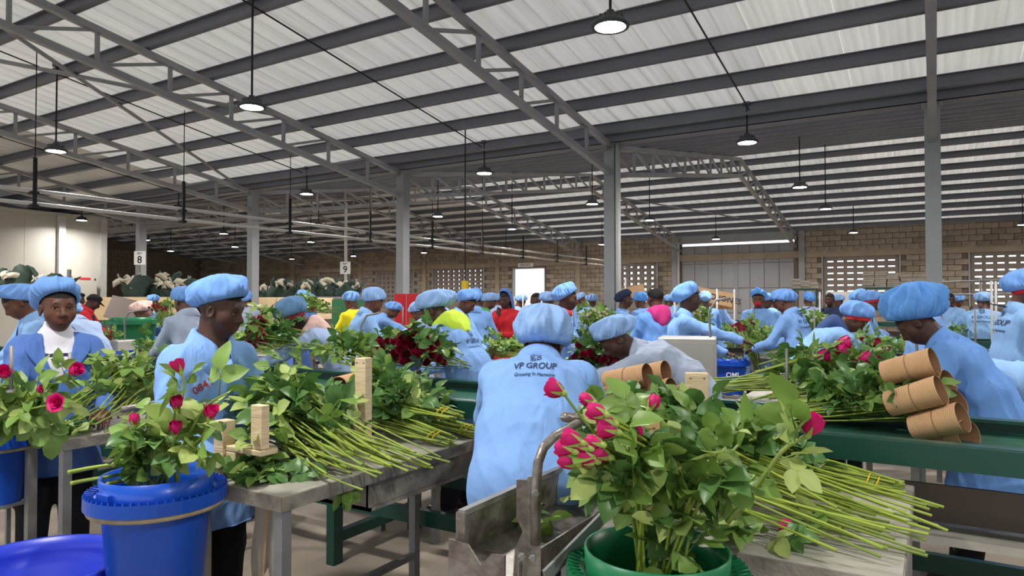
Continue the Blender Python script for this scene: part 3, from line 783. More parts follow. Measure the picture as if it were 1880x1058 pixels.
def subdiv_text(txt, size, shear=0.0, cuts=0.012):
    me = text_mesh(txt, size, shear); bm = bmesh.new(); bm.from_mesh(me)
    bmesh.ops.triangulate(bm, faces=bm.faces[:])
    bmesh.ops.subdivide_edges(bm, edges=[e for e in bm.edges if e.calc_length() > cuts], cuts=1)
    bm.to_mesh(me); bm.free(); return me
def back_logo(root, coat, J, size=0.05, o=None):
    """emblem of looped petals over two lines of lettering on the back"""
    bv = bvh_of(coat); sp = J['spine']; bk = Vector((1, 0, 0)).cross(sp); bk = bk if bk.y < 0 else -bk
    c = o or (J['neck'] - sp * 0.15)
    M0 = plane_matrix(c + bk * 0.2, (1, 0, 0), sp)
    for txt, sz, dy, sh in (('VP GROUP', size, 0, 0.12), ('Growing In Harmony', size * 0.52, -size * 0.78, 0.2)):
        me = subdiv_text(txt, sz, sh); 
        for v in me.vertices: v.co.y = (v.co.y + dy) * 1.3
        conform(me, bv, M0); me.materials.append(M('print_ink')); link('lettering', me, t_coat[root.name])
    mb = MB()
    for k in range(8):
        a = k * pi / 4 + 0.2; r0 = size * 0.14; L = size * (0.85 if k % 2 else 0.68)
        pts = [(r0 + (L - r0) * (0.5 - 0.5 * cos(q)), size * 0.16 * sin(q)) for q in [2 * pi * i / 12 for i in range(13)]]
        rows = [[((x * sc) * cos(a) - y * sc2 * sin(a), ((x * sc) * sin(a) + y * sc2 * cos(a)) * 1.5 + size * 2.35, 0) for x, y in pts] for sc, sc2 in ((1.0, 1.25), (0.97, 0.55))]
        mb.grid(rows)
    me = mb.mesh('emblem', 'print_ink'); conform(me, bv, M0); link('emblem', me, t_coat[root.name])
def chest_number(root, coat, J, txt, x=0.08, dz=0.10, size=0.045, rot=0.0):
    bv = bvh_of(coat); sp = J['spine']; fr = Vector((1, 0, 0)).cross(sp); fr = fr if fr.y > 0 else -fr
    M0 = plane_matrix(J['neck'] - sp * dz + Vector((x, 0, 0)) + fr * 0.25, Vector((-cos(rot), 0, 0)) + sp * sin(rot), sp)
    me = subdiv_text(txt, size); conform(me, bv, M0, 0.7); me.materials.append(M('thread_red')); link('number_embroidery', me, t_coat[root.name])
def collar(root, J, m, open_=0.9, bulk=1.0, drop=0.075):
    """turned-down coat collar"""
    mb = MB(); sp = J['spine']; fr = Vector((1, 0, 0)).cross(sp); fr = fr if fr.y > 0 else -fr
    c = J['neck']; n = 28; rows = [[], [], [], []]
    for i in range(n + 1):
        a = -pi * open_ + 2 * pi * open_ * i / n; e = abs(a) / (pi * open_); f = -cos(a); q = sin(a)
        def pt(r, h): return c + Vector((q * r * 1.08, 0, 0)) + fr * (f * r * 0.95 + 0.01) + sp * h
        sag = -0.055 * e ** 3
        rows[0].append(pt(0.062, 0.012 + sag)); rows[1].append(pt(0.067, 0.046 + sag - 0.01 * e)); rows[2].append(pt(0.078, 0.042 + sag - 0.01 * e)); rows[3].append(pt((0.105 + 0.025 * e) * bulk, -drop * (0.45 + 0.75 * e) + sag))
    mb.grid(rows)
    o = mb.build('collar', m, t_coat[root.name], True); sm = o.modifiers.new('thickness', 'SOLIDIFY'); sm.thickness = 0.004
    return o
def hood(root, J, m, big=1.0):
    S = SDF(); sp = J['spine']; bk = Vector((1, 0, 0)).cross(sp); bk = bk if bk.y < 0 else -bk; c = J['neck']
    for i in range(9):
        a = -pi * 0.75 + 1.5 * pi * i / 8; f = cos(a); q = sin(a)
        p = c + Vector((q * 0.085, 0, 0)) + bk * (f * 0.075) + sp * (0.015 - 0.02 * (1 - f))
        a2 = -pi * 0.75 + 1.5 * pi * min(i + 1, 8) / 8
        p2 = c + Vector((sin(a2) * 0.085, 0, 0)) + bk * (cos(a2) * 0.075) + sp * (0.015 - 0.02 * (1 - cos(a2)))
        S.cap(p, p2, 0.034 * big, k=0.02)
    S.ecap(c + bk * 0.085 * big - Vector((0.07, 0, 0)) - sp * 0.045, c + bk * 0.085 * big + Vector((0.07, 0, 0)) - sp * 0.045, 0.070 * big, 0.040 * big, 0.070 * big, 0.040 * big, tuple(sp), 0.05)
    S.ecap(c + bk * 0.10 * big - sp * 0.12 * big - Vector((0.012, 0, 0)), c + bk * 0.10 * big - sp * 0.12 * big + Vector((0.012, 0, 0)), 0.05, 0.03, 0.05, 0.03, tuple(sp), 0.06)
    P, Q = S.mesh(0.010); P = smooth_np(P, Q, 5); P = folds(P, Q, np.random.RandomState(3), 0.003)
    return link('hood', np_mesh('hood', P, Q, [m]), root)

t_coat = {}; t_body = {}
RS = np.random.RandomState(11)
def heading(px, ang):
    """rotation about z so a figure faces ang degrees in the picture: 0 away, 90 right, 180 to the viewer, 270 left"""
    return YAW - math.atan((px - 940) / FOC) - radians(ang)
def make_person(label, px, D, ang, J, meshes, s, capkw=None, coat='coat_sky', cap='cap_blue', headwear='cap', eyes=False, lid=0.0, skin=None, tro='trousers', group=None, loc=None, hair=None, band=None, xoff=None):
    p = at_d(px, D) if loc is None else Vector(loc)
    rz = heading(px, ang)
    if xoff is not None:   # put the head, not the feet, under the image column
        h = Matrix.Rotation(rz, 3, 'Z') @ Vector((J['head'].x, J['head'].y, 0)); p = p - h
    t = thing('person', label, 'person', (p.x, p.y, 0), rz, group)
    for n in ('body', 'coat', 'trousers', 'boots'):
        o = link(n, meshes[n], t)
        if n == 'coat': set_mat(o, 0, coat); t_coat[t.name] = o
        if n == 'body': t_body[t.name] = o
        if n == 'body' and skin: set_mat(o, 0, skin)
        if n == 'body' and hair: set_mat(o, 1, hair)
        if n == 'trousers' and tro != 'trousers': set_mat(o, 0, tro)
    if headwear == 'cap':
        me = cap_mesh('cap', [cap, band or cap], RS, **(capkw or {}), band=band); o = link('cap', me, t); o.matrix_local = head_matrix(J, s)
    elif headwear == 'beanie':
        me = cap_mesh('beanie', [cap], RS, puff=1.04, H=0.085, back=0.0, wr=0.001, tilt=0.015, pit=14); o = link('beanie', me, t); o.matrix_local = head_matrix(J, s)
    elif headwear == 'visor':
        me = cap_mesh('peaked_cap', [cap], RS, puff=1.05, H=0.08, back=0.0, wr=0.0, tilt=0.0); o = link('peaked_cap', me, t); o.matrix_local = head_matrix(J, s)
        mb = MB(); mb.grid([[(0.07 * sin(a) * r, 0.09 * cos(a) + 0.07 * (r - 1) * 8 * cos(a), 0.055 - 0.02 * (r - 1) * 8) for a in [(-1 + 2 * i / 8) for i in range(9)]] for r in (1.0, 1.06, 1.12)])
        v = mb.build('peak', cap, t, True); v.matrix_local = head_matrix(J, s); sm = v.modifiers.new('thickness', 'SOLIDIFY'); sm.thickness = 0.004
    if eyes: put_eyes(t, J, s, lid)
    return t

# ---------------------------------------------------------------- the eight near workers
def near_worker(label, px, D, ang, jk, s=1.0, vox=0.007, coat_kw=None, coat='coat_sky', cap='cap_blue', capkw=None, collar_open=0.9, fold=0.007, seed=1, loc=None, has_collar=True, **kw):
    J = skeleton(s=s, **jk); rs = np.random.RandomState(seed)
    ms = figure_meshes(label, J, s, vox, 0.0105, rs, coat_kw or {}, fold=fold, hair=kw.pop('hair', 'hair'), hairline=kw.pop('hairline', 0.052), curl=kw.pop('curl', 0.6), skin=kw.get('skin') or 'skin')
    t = make_person(label, px, D, ang, J, ms, s, capkw, coat, cap, loc=loc, **kw)
    if has_collar: collar(t, J, coat, collar_open)
    return t, J, ms

# left: looks straight at the viewer, open deep-blue coat over a white jumper
t, J, ms = near_worker('worker in deep blue coat over white jumper, facing the viewer', 104, 3.72, 172, dict(bend=4, hp=3, hy=-4, hs=1.10, wr=(0.17, 0.36, 0.98), wl=(-0.17, 0.36, 0.98)), 0.955, 0.0052, dict(vneck=0.26, hem=0.62), 'coat_blue', 'cap_blue', dict(puff=1.36, H=0.125, back=0.012, wr=0.004, side=0.015, tilt=0.0, pit=36, base=0.034), eyes=True, seed=5, has_collar=False, hairline=0.058)
S = SDF(); S.ecap(J['waist'], J['chest'], 0.150, 0.112, 0.150, 0.106, (1, 0, 0), 0.05); S.ecap(J['chest'], J['neck'] - J['spine'] * 0.01, 0.140, 0.102, 0.068, 0.066, (1, 0, 0), 0.05); S.cap(J['neck'] - J['spine'] * 0.02, J['neck'] + J['spine'] * 0.035 + Vector((0, 0.012, 0)), 0.066, 0.062, k=0.02)

for n in 'rl': S.cap(J['neck'] - J['spine'] * 0.03, J['sh' + n], 0.062, 0.058, k=0.04)
P, Q = S.mesh(0.009); P = smooth_np(P, Q, 1); P = folds(P, Q, np.random.RandomState(2), 0.0015)
C = P[Q].mean(1); mi = ((C[:, 2] < J['neck'].z - 0.105) & (C[:, 2] > J['neck'].z - 0.125)).astype(int)
link('jumper', np_mesh('jumper', P, Q, ['shirt_white', 'stripe_purple'], mi), t)
bv = bvh_of(ms['coat'])
for sx in (-1, 1):                       # lapels folded back along the open front
    pts = [[(0.075, 0.012), (0.115, 0.0), (0.135, -0.02)], [(0.066, -0.05), (0.125, -0.06), (0.155, -0.085)], [(0.050, -0.10), (0.105, -0.115), (0.128, -0.125)], [(0.030, -0.17), (0.066, -0.185), (0.084, -0.19)], [(0.008, -0.255), (0.022, -0.262), (0.03, -0.265)]]
    mb = MB(); mb.grid([[(sx * x, J['neck'].z + z) for x, z in row] for row in pts]) if False else None
    rows = []
    for row in pts:
        r2 = []
        for x, z in row:
            hit = bv.ray_cast(Vector((sx * x, 0.6, J['neck'].z + z)), Vector((0, -1, 0)), 1.0)[0]
            r2.append((sx * x, (hit.y if hit else 0.05) + 0.010, J['neck'].z + z))
        rows.append(r2)
    mb = MB(); mb.grid(rows); o = mb.build('lapel', 'coat_blue', t_coat[t.name], True); md = o.modifiers.new('thickness', 'SOLIDIFY'); md.thickness = 0.007; md.offset = 0; md = o.modifiers.new('round', 'SUBSURF'); md.levels = 2; md.render_levels = 2
collar(t, J, 'coat_blue', 0.62, drop=0.05)

# the tall worker with the number on the chest
t, J, ms = near_worker('worker with red number 0841 on pale blue coat, looking down to the right', 383, 2.95, 143, dict(bend=5, hp=14, hy=-24, wr=(0.20, 0.30, 0.93), wl=(-0.17, 0.32, 0.95)), 0.96, 0.0056, dict(vneck=0.07, hem=0.6, bulk=1.06), 'coat_sky', 'cap_blue', dict(puff=1.28, H=0.125, back=0.02, wr=0.0045, tilt=0.0, pit=27, base=0.040), eyes=True, lid=0.25, seed=8, skin='skin_dark', fold=0.009, hairline=0.06)
chest_number(t, ms['coat'], J, '0841', 0.10, 0.185, 0.045, 0.5)
S = SDF(); S.ecap(J['chest'], J['neck'] + J['spine'] * 0.0, 0.135, 0.094, 0.058, 0.058, (1, 0, 0), 0.05); P, Q = S.mesh(0.010); link('undershirt', np_mesh('undershirt', smooth_np(P, Q), Q, ['shirt_white']), t)
bv = bvh_of(ms['coat']); z = J['neck'].z
for k in range(5):
    hit = bv.ray_cast(Vector((0.0, 0.6, z - 0.16 - 0.1 * k)), Vector((0, -1, 0)), 1.0)[0]
    if hit:
        b = MB().lathe([(0.0, 0.003), (0.007, 0.003), (0.008, 0.0)], 10).build('button', 'button', t_coat[t.name]); b.matrix_local = Matrix.Translation(hit) @ Matrix.Rotation(-pi / 2, 4, 'X')

# seen from behind at the conveyor, printed back
t, J, ms = near_worker('worker seen from behind with emblem printed on sky blue coat, leaning on the conveyor', 985, 2.62, 4, dict(bend=46, hp=62, hy=12, wr=(0.24, 0.50, 0.96), wl=(-0.17, 0.52, 1.0)), 1.0, 0.008, dict(hem=0.64, bulk=1.10), 'coat_sky', 'cap_light', dict(puff=1.42, H=0.17, back=0.035, wr=0.006, tilt=0.0, pit=52, base=0.0), seed=14, fold=0.006)
back_logo(t, ms['coat'], J, 0.033, J['neck'] - J['spine'] * 0.165)

# bending over the far side of the conveyor
t, J, ms = near_worker('worker with dark red braids in grey coat, bending low over the conveyor', 1206, 4.35, 262, dict(bend=56, hp=50, hy=-10, wr=(0.16, 0.62, 0.92), wl=(-0.14, 0.60, 0.95)), 1.0, 0.008, dict(hem=0.5, vneck=0.08), 'coat_grey', 'cap_light', dict(puff=1.26, H=0.13, back=0.04, wr=0.006, tilt=0.0, pit=34), seed=21, hair='hair_red', skin='skin_dark', fold=0.008)
chest_number(t, ms['coat'], J, '6620', 0.10, 0.10, 0.05, 0.3)
t, J, ms = near_worker('worker with peach hood and slate cap, stooping beyond the conveyor', 592, 5.5, 268, dict(bend=40, hp=48, hy=0, wr=(0.16, 0.55, 0.95), wl=(-0.14, 0.55, 0.98)), 1.0, 0.009, dict(hem=0.5), 'coat_pale', 'cap_steel', dict(puff=1.24, H=0.15, back=0.02, wr=0.004, tilt=0.0, pit=30), seed=22, skin='skin_dark', band='cloth_maroon')
hood(t, J, 'hood_pink', 1.05); back_logo(t, ms['coat'], J, 0.036, J['neck'] - J['spine'] * 0.22)
t, J, ms = near_worker('worker with lime green hood over blue coat, turned to the left', 838, 4.9, 308, dict(bend=33, hp=40, hy=-20, wr=(0.18, 0.45, 0.96), wl=(-0.15, 0.48, 0.98)), 1.01, 0.009, dict(hem=0.5, bulk=1.05), 'coat_sky', 'cap_light', dict(puff=1.34, H=0.13, back=0.06, wr=0.005, tilt=0.0, pit=32), seed=23, skin='skin_dark')
hood(t, J, 'hood_lime', 1.15); back_logo(t, ms['coat'], J, 0.034, J['neck'] - J['spine'] * 0.24)
t, J, ms = near_worker('worker with big bright blue cap bowed beside the cardboard rolls', 1757, 3.7, 266, dict(bend=33, hp=46, hy=0, wr=(0.16, 0.36, 0.98), wl=(-0.14, 0.36, 1.0)), 0.98, 0.008, dict(hem=0.5, vneck=0.08, bulk=1.04), 'coat_deep', 'cap_bright', dict(puff=1.48, H=0.21, back=0.045, wr=0.007, tilt=0.0, pit=38), seed=24, skin='skin_dark', fold=0.009)
t, J, ms = near_worker('worker bent double at the right edge, only the back of a pale blue coat showing', 1872, 4.5, 60, dict(bend=92, hp=90, hy=0, wr=(0.16, 0.55, 0.5), wl=(-0.16, 0.55, 0.5)), 1.0, 0.012, dict(hem=0.56, bulk=1.1), 'coat_light', 'cap_blue', None, seed=25)
t, J, ms = near_worker('worker with red headband under blue cap at the right edge', 1862, 5.3, 70, dict(bend=8, hp=18, hy=0, wr=(0.17, 0.42, 1.0), wl=(-0.17, 0.42, 1.0)), 1.04, 0.010, dict(hem=0.5), 'coat_light', 'cap_blue', dict(puff=1.26, H=0.15, back=0.04, wr=0.006, tilt=0.0, pit=32), seed=26, band='cloth_red')
back_logo(t, ms['coat'], J, 0.05)

# ---------------------------------------------------------------- workers further back: a few poses, each figure its own object
POSE = {}
for key, jk, ck in (('work', dict(bend=14, hp=38, hy=0), {}), ('bend', dict(bend=42, hp=55, hy=0, wr=(0.16, 0.6, 0.95), wl=(-0.16, 0.6, 0.95)), {}),
                    ('stand', dict(bend=4, hp=8, hy=0, wr=(0.18, 0.36, 1.0), wl=(-0.18, 0.36, 0.98)), {}), ('reach', dict(bend=10, hp=6, hy=0, wr=(0.14, 0.58, 1.12), wl=(-0.16, 0.42, 1.0)), {}),
                    ('think', dict(bend=4, hp=14, hy=0, wr=(0.06, 0.20, 1.30), wl=(-0.02, 0.28, 1.06)), {})):
    J = skeleton(**jk); POSE[key] = (J, figure_meshes(key, J, 1.0, 0.0105, 0.016, np.random.RandomState(40), dict(hem=0.48), fold=0.009))
BACK = [
 # label, head x, depth, facing, pose, coat, cap, extra
 ('worker in grey coat seen from behind, beside the one with number 0841', 338, 6.3, 330, 'work', 'coat_grey', 'cap_blue', {}),
 ('worker bowed at the far left edge behind the one in deep blue', 34, 5.2, 262, 'work', 'coat_light', 'cap_blue', {}),
 ('worker in whitish coat just right of the one in deep blue', 132, 7.7, 330, 'bend', 'coat_pale', 'cap_light', {}),
 ('man in red hoodie and navy apron with black peaked cap', 172, 10.2, 100, 'work', 'cloth_red', 'cloth_black', dict(headwear='visor', skin='skin_dark', apron='cloth_navy', hood='cloth_red')),
 ('man in maroon jacket and black beanie behind the white machine box', 143, 11.0, 100, 'stand', 'cloth_maroon', 'cloth_black', dict(headwear='beanie', skin='skin_dark')),
 ('worker in bright blue with pink headscarf stooping by the green tub', 262, 9.2, 290, 'bend', 'coat_blue', 'hood_pink', {}),
 ('small distant worker in blue cap above the green tub', 282, 13.0, 30, 'work', 'coat_sky', 'cap_blue', {}),
 ('distant worker in pale coat right of the tall worker with number 0841', 453, 11.8, 20, 'stand', 'coat_grey', 'cap_blue', {}),
 ('worker carrying leaves with a tilted cap, before the netting heap', 556, 10.6, 160, 'stand', 'coat_blue', 'cap_blue', {}),
 ('worker half hidden behind the one carrying leaves', 566, 11.6, 60, 'work', 'coat_blue', 'cap_blue', {}),
 ('worker in bright yellow top with blue cap', 645, 9.0, 320, 'work', 'cloth_yellow', 'cap_blue', {}),
 ('worker in pale blue coat bowed to the right, right of the yellow top', 686, 7.4, 78, 'work', 'coat_light', 'cap_light', {}),
 ('small worker bending right, left of the third column', 722, 11.0, 90, 'bend', 'coat_sky', 'cap_blue', {}),
 ('worker in white coat half hidden behind the third column', 768, 9.0, 300, 'bend', 'coat_pale', 'cap_light', {}),
 ('tiny far worker under the yellow hoist handle', 807, 13.5, 10, 'work', 'coat_sky', 'cap_blue', {}),
 ('worker with bowed head just right of the lime green hood', 858, 7.6, 110, 'work', 'coat_light', 'cap_blue', {}),
 ('worker in blue coat with back turned, behind the bowed one near the lime hood', 872, 8.8, 10, 'stand', 'coat_sky', 'cap_blue', {}),
 ('distant worker with light cap left of the green coat', 884, 14.0, 60, 'work', 'coat_sky', 'cap_light', {}),
 ('worker in green coat with light blue cap', 900, 11.6, 80, 'work', 'cloth_green', 'cap_light', {}),
 ('worker in red jacket and blue hood, hand raised to the chin', 928, 9.6, 205, 'think', 'cloth_red', 'coat_blue', dict(headwear='hoodup', skin='skin_dark')),
 ('far worker in front of the bright doorway, left one', 957, 14.5, 70, 'work', 'coat_pale', 'cap_light', {}),
 ('bareheaded far worker in front of the bright doorway', 984, 12.0, 250, 'stand', 'coat_light', 'cap_light', dict(headwear='none')),
 ('worker with grey-blue cap right of the bright doorway', 1006, 9.6, 30, 'work', 'coat_light', 'cap_light', {}),
 ('worker with red collar and flat blue cap looking right, behind the printed coat', 1042, 7.0, 92, 'stand', 'coat_sky', 'cap_blue', dict(skin='skin_dark', hood='cloth_red')),
 ('far worker among flowers left of the second column', 1086, 12.5, 40, 'work', 'coat_sky', 'cap_light', {}),
 ('worker reaching right with navy headscarf, right of the second column', 1148, 9.8, 95, 'reach', 'coat_sky', 'cloth_navy', dict(skin='skin_dark')),
 ('worker in blue cap bending away, second right of the second column', 1176, 10.5, 320, 'work', 'coat_sky', 'cap_bright', {}),
 ('worker in black beanie and pink hood over blue coat', 1203, 7.6, 330, 'stand', 'coat_deep', 'cloth_black', dict(headwear='beanie', hood='hood_rose')),
 ('worker in blue coat in profile stretching an arm to the roses', 1266, 6.6, 88, 'reach', 'coat_sky', 'cap_blue', dict(skin='skin_dark')),
 ('worker from behind with small emblem, right of the outstretched arm', 1294, 11.0, 350, 'stand', 'coat_sky', 'cap_light', dict(logo=1)),
 ('far blue cap among cream flowers left of the profile worker', 1228, 13.5, 20, 'work', 'coat_light', 'cap_light', {}),
 ('far worker in front of the steel gate', 1322, 15.5, 60, 'stand', 'coat_sky', 'cap_bright', {}),
 ('worker with orange face cloth and bright blue bonnet facing the viewer', 1392, 9.6, 185, 'stand', 'coat_sky', 'cap_bright', dict(mask='cloth_red')),
 ('worker in profile behind the orange face cloth', 1406, 9.9, 90, 'work', 'coat_sky', 'cap_blue', {}),
 ('worker half hidden between two caps near the gate', 1424, 10.6, 60, 'work', 'coat_light', 'cap_light', {}),
 ('worker in blue coat with emblem, turned left over the long stems', 1440, 7.6, 296, 'work', 'coat_sky', 'cap_blue', dict(logo=1)),
 ('small far worker right of the long stems', 1484, 13.0, 330, 'stand', 'coat_pale', 'cap_bright', {}),
 ('worker bowed to the right with red patterned cap band and navy scarf', 1570, 5.9, 80, 'bend', 'coat_light', 'cap_blue', dict(band='cloth_red', hood='scarf_navy')),
 ('worker with blue cap and red trim behind the bowed one', 1600, 8.4, 100, 'work', 'coat_light', 'cap_blue', dict(band='cloth_red')),
 ('worker with raised blue cap in front of the stacked cartons', 1578, 10.4, 60, 'stand', 'coat_sky', 'cap_blue', {}),
 ('dark haired worker in dark coat left of the bowed one', 1523, 12.0, 200, 'stand', 'cloth_navy', 'cap_blue', dict(headwear='none', skin='skin_dark')),
 ('small worker in cap next to the dark coat', 1537, 13.0, 100, 'work', 'coat_sky', 'cap_light', {}),
 ('worker hidden behind the big bright cap', 1704, 8.0, 60, 'stand', 'coat_sky', 'cap_blue', {}),
 ('far worker right of the first column, facing the viewer', 1744, 12.0, 170, 'stand', 'coat_light', 'cap_blue', dict(headwear='none', skin='skin_dark')),
 ('far worker half behind the first column', 1733, 13.0, 60, 'stand', 'coat_sky', 'cap_bright', {}),
 ('far worker with cap right of the first column', 1758, 13.6, 60, 'work', 'cloth_navy', 'cap_blue', {}),
 ('worker with back turned and emblem, at the second conveyor on the right', 1806, 8.2, 8, 'work', 'coat_light', 'cap_light', dict(logo=1)),
 ('tiny worker between the doorway and the second column', 1066, 15.0, 90, 'stand', 'coat_sky', 'cap_light', {}),
 ('tiny worker far left of the doorway', 915, 16.0, 60, 'stand', 'coat_pale', 'cap_blue', {}),
 ('tiny far worker left of the gate', 1240, 17.0, 30, 'stand', 'coat_light', 'cap_light', {}),
]
SPOTS = [(o.location.x, o.location.y) for o in bpy.data.objects if o.get('category') == 'person']
def clear_spot(px, D):
    for st in range(0, 40):
        d = D + (st + 1) // 2 * 0.12 * (1 if st % 2 else -1); q = at_d(px, d); ok = True
        for a, b in ((2.45, 3.9), (10.0, 11.4), (17.65, 19.05)):
            if a < q.y < b: ok = False
        if 8.0 < q.y < 10.3:
            f = (q.x + 1.97 - 0.45) / 1.72; f = abs(f - round(f)) * 1.72
            if f < 0.48: ok = False
        if any((q.x - a) ** 2 + (q.y - b) ** 2 < 0.52 ** 2 for a, b in SPOTS): ok = False
        if any(abs(q.x - cx) < 0.4 and abs(q.y - YC) < 0.45 for cx in (0, -5.02, -9.97, -15, -20.07)): ok = False
        if ok: break
    SPOTS.append((q.x, q.y)); return d
for lab, px, D, ang, pose, coat, cap, ex in BACK:
    D = clear_spot(px, D)
    J, ms = POSE[pose]; ex = dict(ex)
    apron = ex.pop('apron', None); hd = ex.pop('hood', None); lg = ex.pop('logo', None); mk = ex.pop('mask', None); hw = ex.get('headwear', 'cap')
    if hw == 'hoodup': ex['headwear'] = 'none'
    puff = random.uniform(1.14, 1.3)
    t = make_person(lab, px, D, ang, J, ms, 1.0, dict(puff=puff, H=random.uniform(0.12, 0.145), back=random.uniform(0.02, 0.05), wr=0.005, pit={'work': 36, 'bend': 40}.get(pose, 31)) if hw == 'cap' else None, coat, cap, xoff=1, group='workers across the hall', **ex)
    if D < 9: collar(t, J, coat)
    if hd: hood(t, J, hd, 1.1)
    if hw == 'hoodup':
        h = cap_mesh('raised_hood', [cap], RS, puff=1.18, H=0.12, back=0.05, wr=0.001, tilt=0.06); 
        for v in h.vertices:
            if v.co.y < 0.03: v.co.z -= 0.16 * max(0, 1 - (v.co.z + 0.02) / 0.16) * min(1, (0.03 - v.co.y) / 0.05)
        o = link('raised_hood', h, t); o.matrix_local = head_matrix(J)
    if mk:
        S = SDF(); S.ell((0, 0.06, -0.045), (0.05, 0.05, 0.045)); P, Q = S.mesh(0.008); o = link('face_cloth', np_mesh('face_cloth', P, Q, [mk]), t); o.matrix_local = head_matrix(J)
    if apron:
        S = SDF(); S.ecap(Vector((0, 0.05, 0.5)), J['chest'] + Vector((0, 0.03, 0)), 0.21, 0.17, 0.13, 0.12, (1, 0, 0), 0.04); P, Q = S.mesh(0.014); link('apron', np_mesh('apron', P, Q, [apron]), t)
    if lg: back_logo(t, ms['coat'], J, 0.05)

# ---------------------------------------------------------------- leaves, stems, roses
def leaflet(mb, o, d, up, L, W, rs, curl=0.25, fold=0.25):
    """one toothed oval leaflet, folded along its midrib"""
    d = Vector(d).normalized(); r = d.cross(Vector(up)).normalized(); u = r.cross(d); n = 6
    P = []; b = rs.uniform(-0.2, 0.2)
    for i in range(n + 1):
        t = i / n; w = W * 0.5 * (sin(pi * t ** 0.80) ** 0.75) * (1.0 if 0 < i < n else 0.0)
        if 0 < i < n: w *= 1 + 0.05 * (-1) ** i
        z = -curl * L * t * t + 0.04 * L * sin(5 * t + b * 9); c = Vector(o) + d * (L * t) + u * z + r * (b * L * t * t * 0.4)
        P.append([c - r * w + u * (w * fold), c - r * w * 0.5 + u * (w * fold * 0.35), c, c + r * w * 0.5 + u * (w * fold * 0.35), c + r * w + u * (w * fold)])
    mb.grid(P)
def leaf_mesh(seed, k, m):
    rs = np.random.RandomState(seed); mb = MB(); L = 0.068
    if k == 1: leaflet(mb, (0, 0.012, 0), (0, 1, 0.1), (0, 0, 1), L * 1.2, L * 0.82, rs)
    else:
        leaflet(mb, (0, 0.062 if k == 3 else 0.085, 0), (rs.uniform(-.2, .2), 1, rs.uniform(-.2, .2)), (0, 0, 1), L * 1.08, L * 0.78, rs)
        for j in range((k - 1) // 2):
            for sx in (-1, 1):
                leaflet(mb, (0, 0.045 if j == 0 else 0.012 + 0.06, 0), (sx * (1 + rs.uniform(-.2, .2)), 0.45, rs.uniform(-.35, .25)), (0, 0, 1), L * rs.uniform(0.8, 1.0), L * 0.66, rs, rs.uniform(0.1, 0.45))
    mb.tube([(0, 0, 0), (0, 0.05, 0.003), (0, 0.07, 0)], [0.0016, 0.0012, 0.001], 4)
    return mb.mesh('leaf', m, True)
LEAF = [leaf_mesh(i, k, m) for i, (k, m) in enumerate([(3, 'leaf_a'), (3, 'leaf_b'), (5, 'leaf_a'), (5, 'leaf_b'), (3, 'leaf_c'), (1, 'leaf_c'), (1, 'leaf_a'), (5, 'leaf_b')])]
def stem_mesh(seed, m, L=0.6):
    rs = np.random.RandomState(seed); n = 7; pts = []; rad = []
    for i in range(n + 1):
        t = i / n; pts.append((0.010 * sin(3 * t + seed) + rs.uniform(-.002, .002), 0.010 * sin(2.3 * t + 2 * seed) + rs.uniform(-.002, .002), L * t)); rad.append(0.0030 + 0.0016 * t + (0.001 if i % 2 else 0))
    mb = MB(); mb.tube(pts, rad, 6)
    for k in range(3):
        t = rs.uniform(0.2, 0.9); i = int(t * n); p = Vector(pts[i]); a = rs.uniform(0, 6)
        mb.tube([p, p + Vector((cos(a) * 0.009, sin(a) * 0.009, -0.004))], [0.0022, 0.0003], 4)
    return mb.mesh('stem', m, True)
STEM = [stem_mesh(i, m) for i, m in enumerate(['stem_green', 'stem_green', 'stem_dark', 'stem_green', 'stem_dark'])]
def bloom_mesh(seed, m, open_=0.3, R=0.017, H=0.044):
    """rose bud of overlapping petals with calyx and sepals, base at origin pointing +Z"""
    rs = np.random.RandomState(seed); mb = MB()
    for layer, (n, rr, hh, op) in enumerate(((3, 0.45, 1.04, 0.1), (4, 0.72, 1.05, 0.5), (5, 1.0, 1.0, 1.0))):
        for k in range(n):
            a0 = 2 * pi * k / n + layer * 0.7 + rs.uniform(-.15, .15); wd = 2 * pi / n * 0.78; rows = []
            for i in range(6):
                t = i / 5; prof = sin(min(1, t * 1.25 + 0.08) * pi * 0.52) ** 0.75
                flare = open_ * op * max(0, t - 0.55) ** 1.4 * 2.4 - (1 - open_) * 0.45 * max(0, t - 0.6)
                row = []
                for j in range(6):
                    s = (j - 2.5) / 2.5; wt = wd * (0.45 + 0.55 * sin(pi * (0.15 + 0.7 * t)))
                    a = a0 + s * wt; r = R * rr * (prof + flare) * (1 + 0.09 * s) + 0.0012 * layer
                    z = H * hh * t - H * 0.16 * (s * s) * t - 0.10 * H * max(0, t - 0.8) * op * open_ * 5
                    row.append((r * cos(a), r * sin(a), z))
                rows.append(row)
            mb.grid(rows)
    mb.cur = 1; mb.lathe([(0.0, -0.012), (0.005, -0.010), (0.0085, -0.004), (0.0088, 0.004), (0.006, 0.008)], 8)
    for k in range(5):
        a = 2 * pi * k / 5; P = []
        for i in range(5):
            t = i / 4; r = R * (0.45 + 0.62 * sin(min(1, t * 1.1) * pi / 2)) + 0.002 + 0.012 * max(0, t - 0.6) * open_ * 2; w = 0.0052 * (1 - t) ** 0.8 + 0.0003; z = 0.002 + H * 0.50 * t
            P.append([(r * cos(a) - w * sin(a), r * sin(a) + w * cos(a), z), (r * cos(a) + w * sin(a), r * sin(a) - w * cos(a), z)])
        mb.grid(P)
    return mb.mesh('bloom', [m, 'sepal'], True)
BLOOM = [bloom_mesh(1, 'petal', 0.15), bloom_mesh(2, 'petal', 0.4, 0.0185, 0.046), bloom_mesh(3, 'petal', 0.0, 0.014, 0.040)]
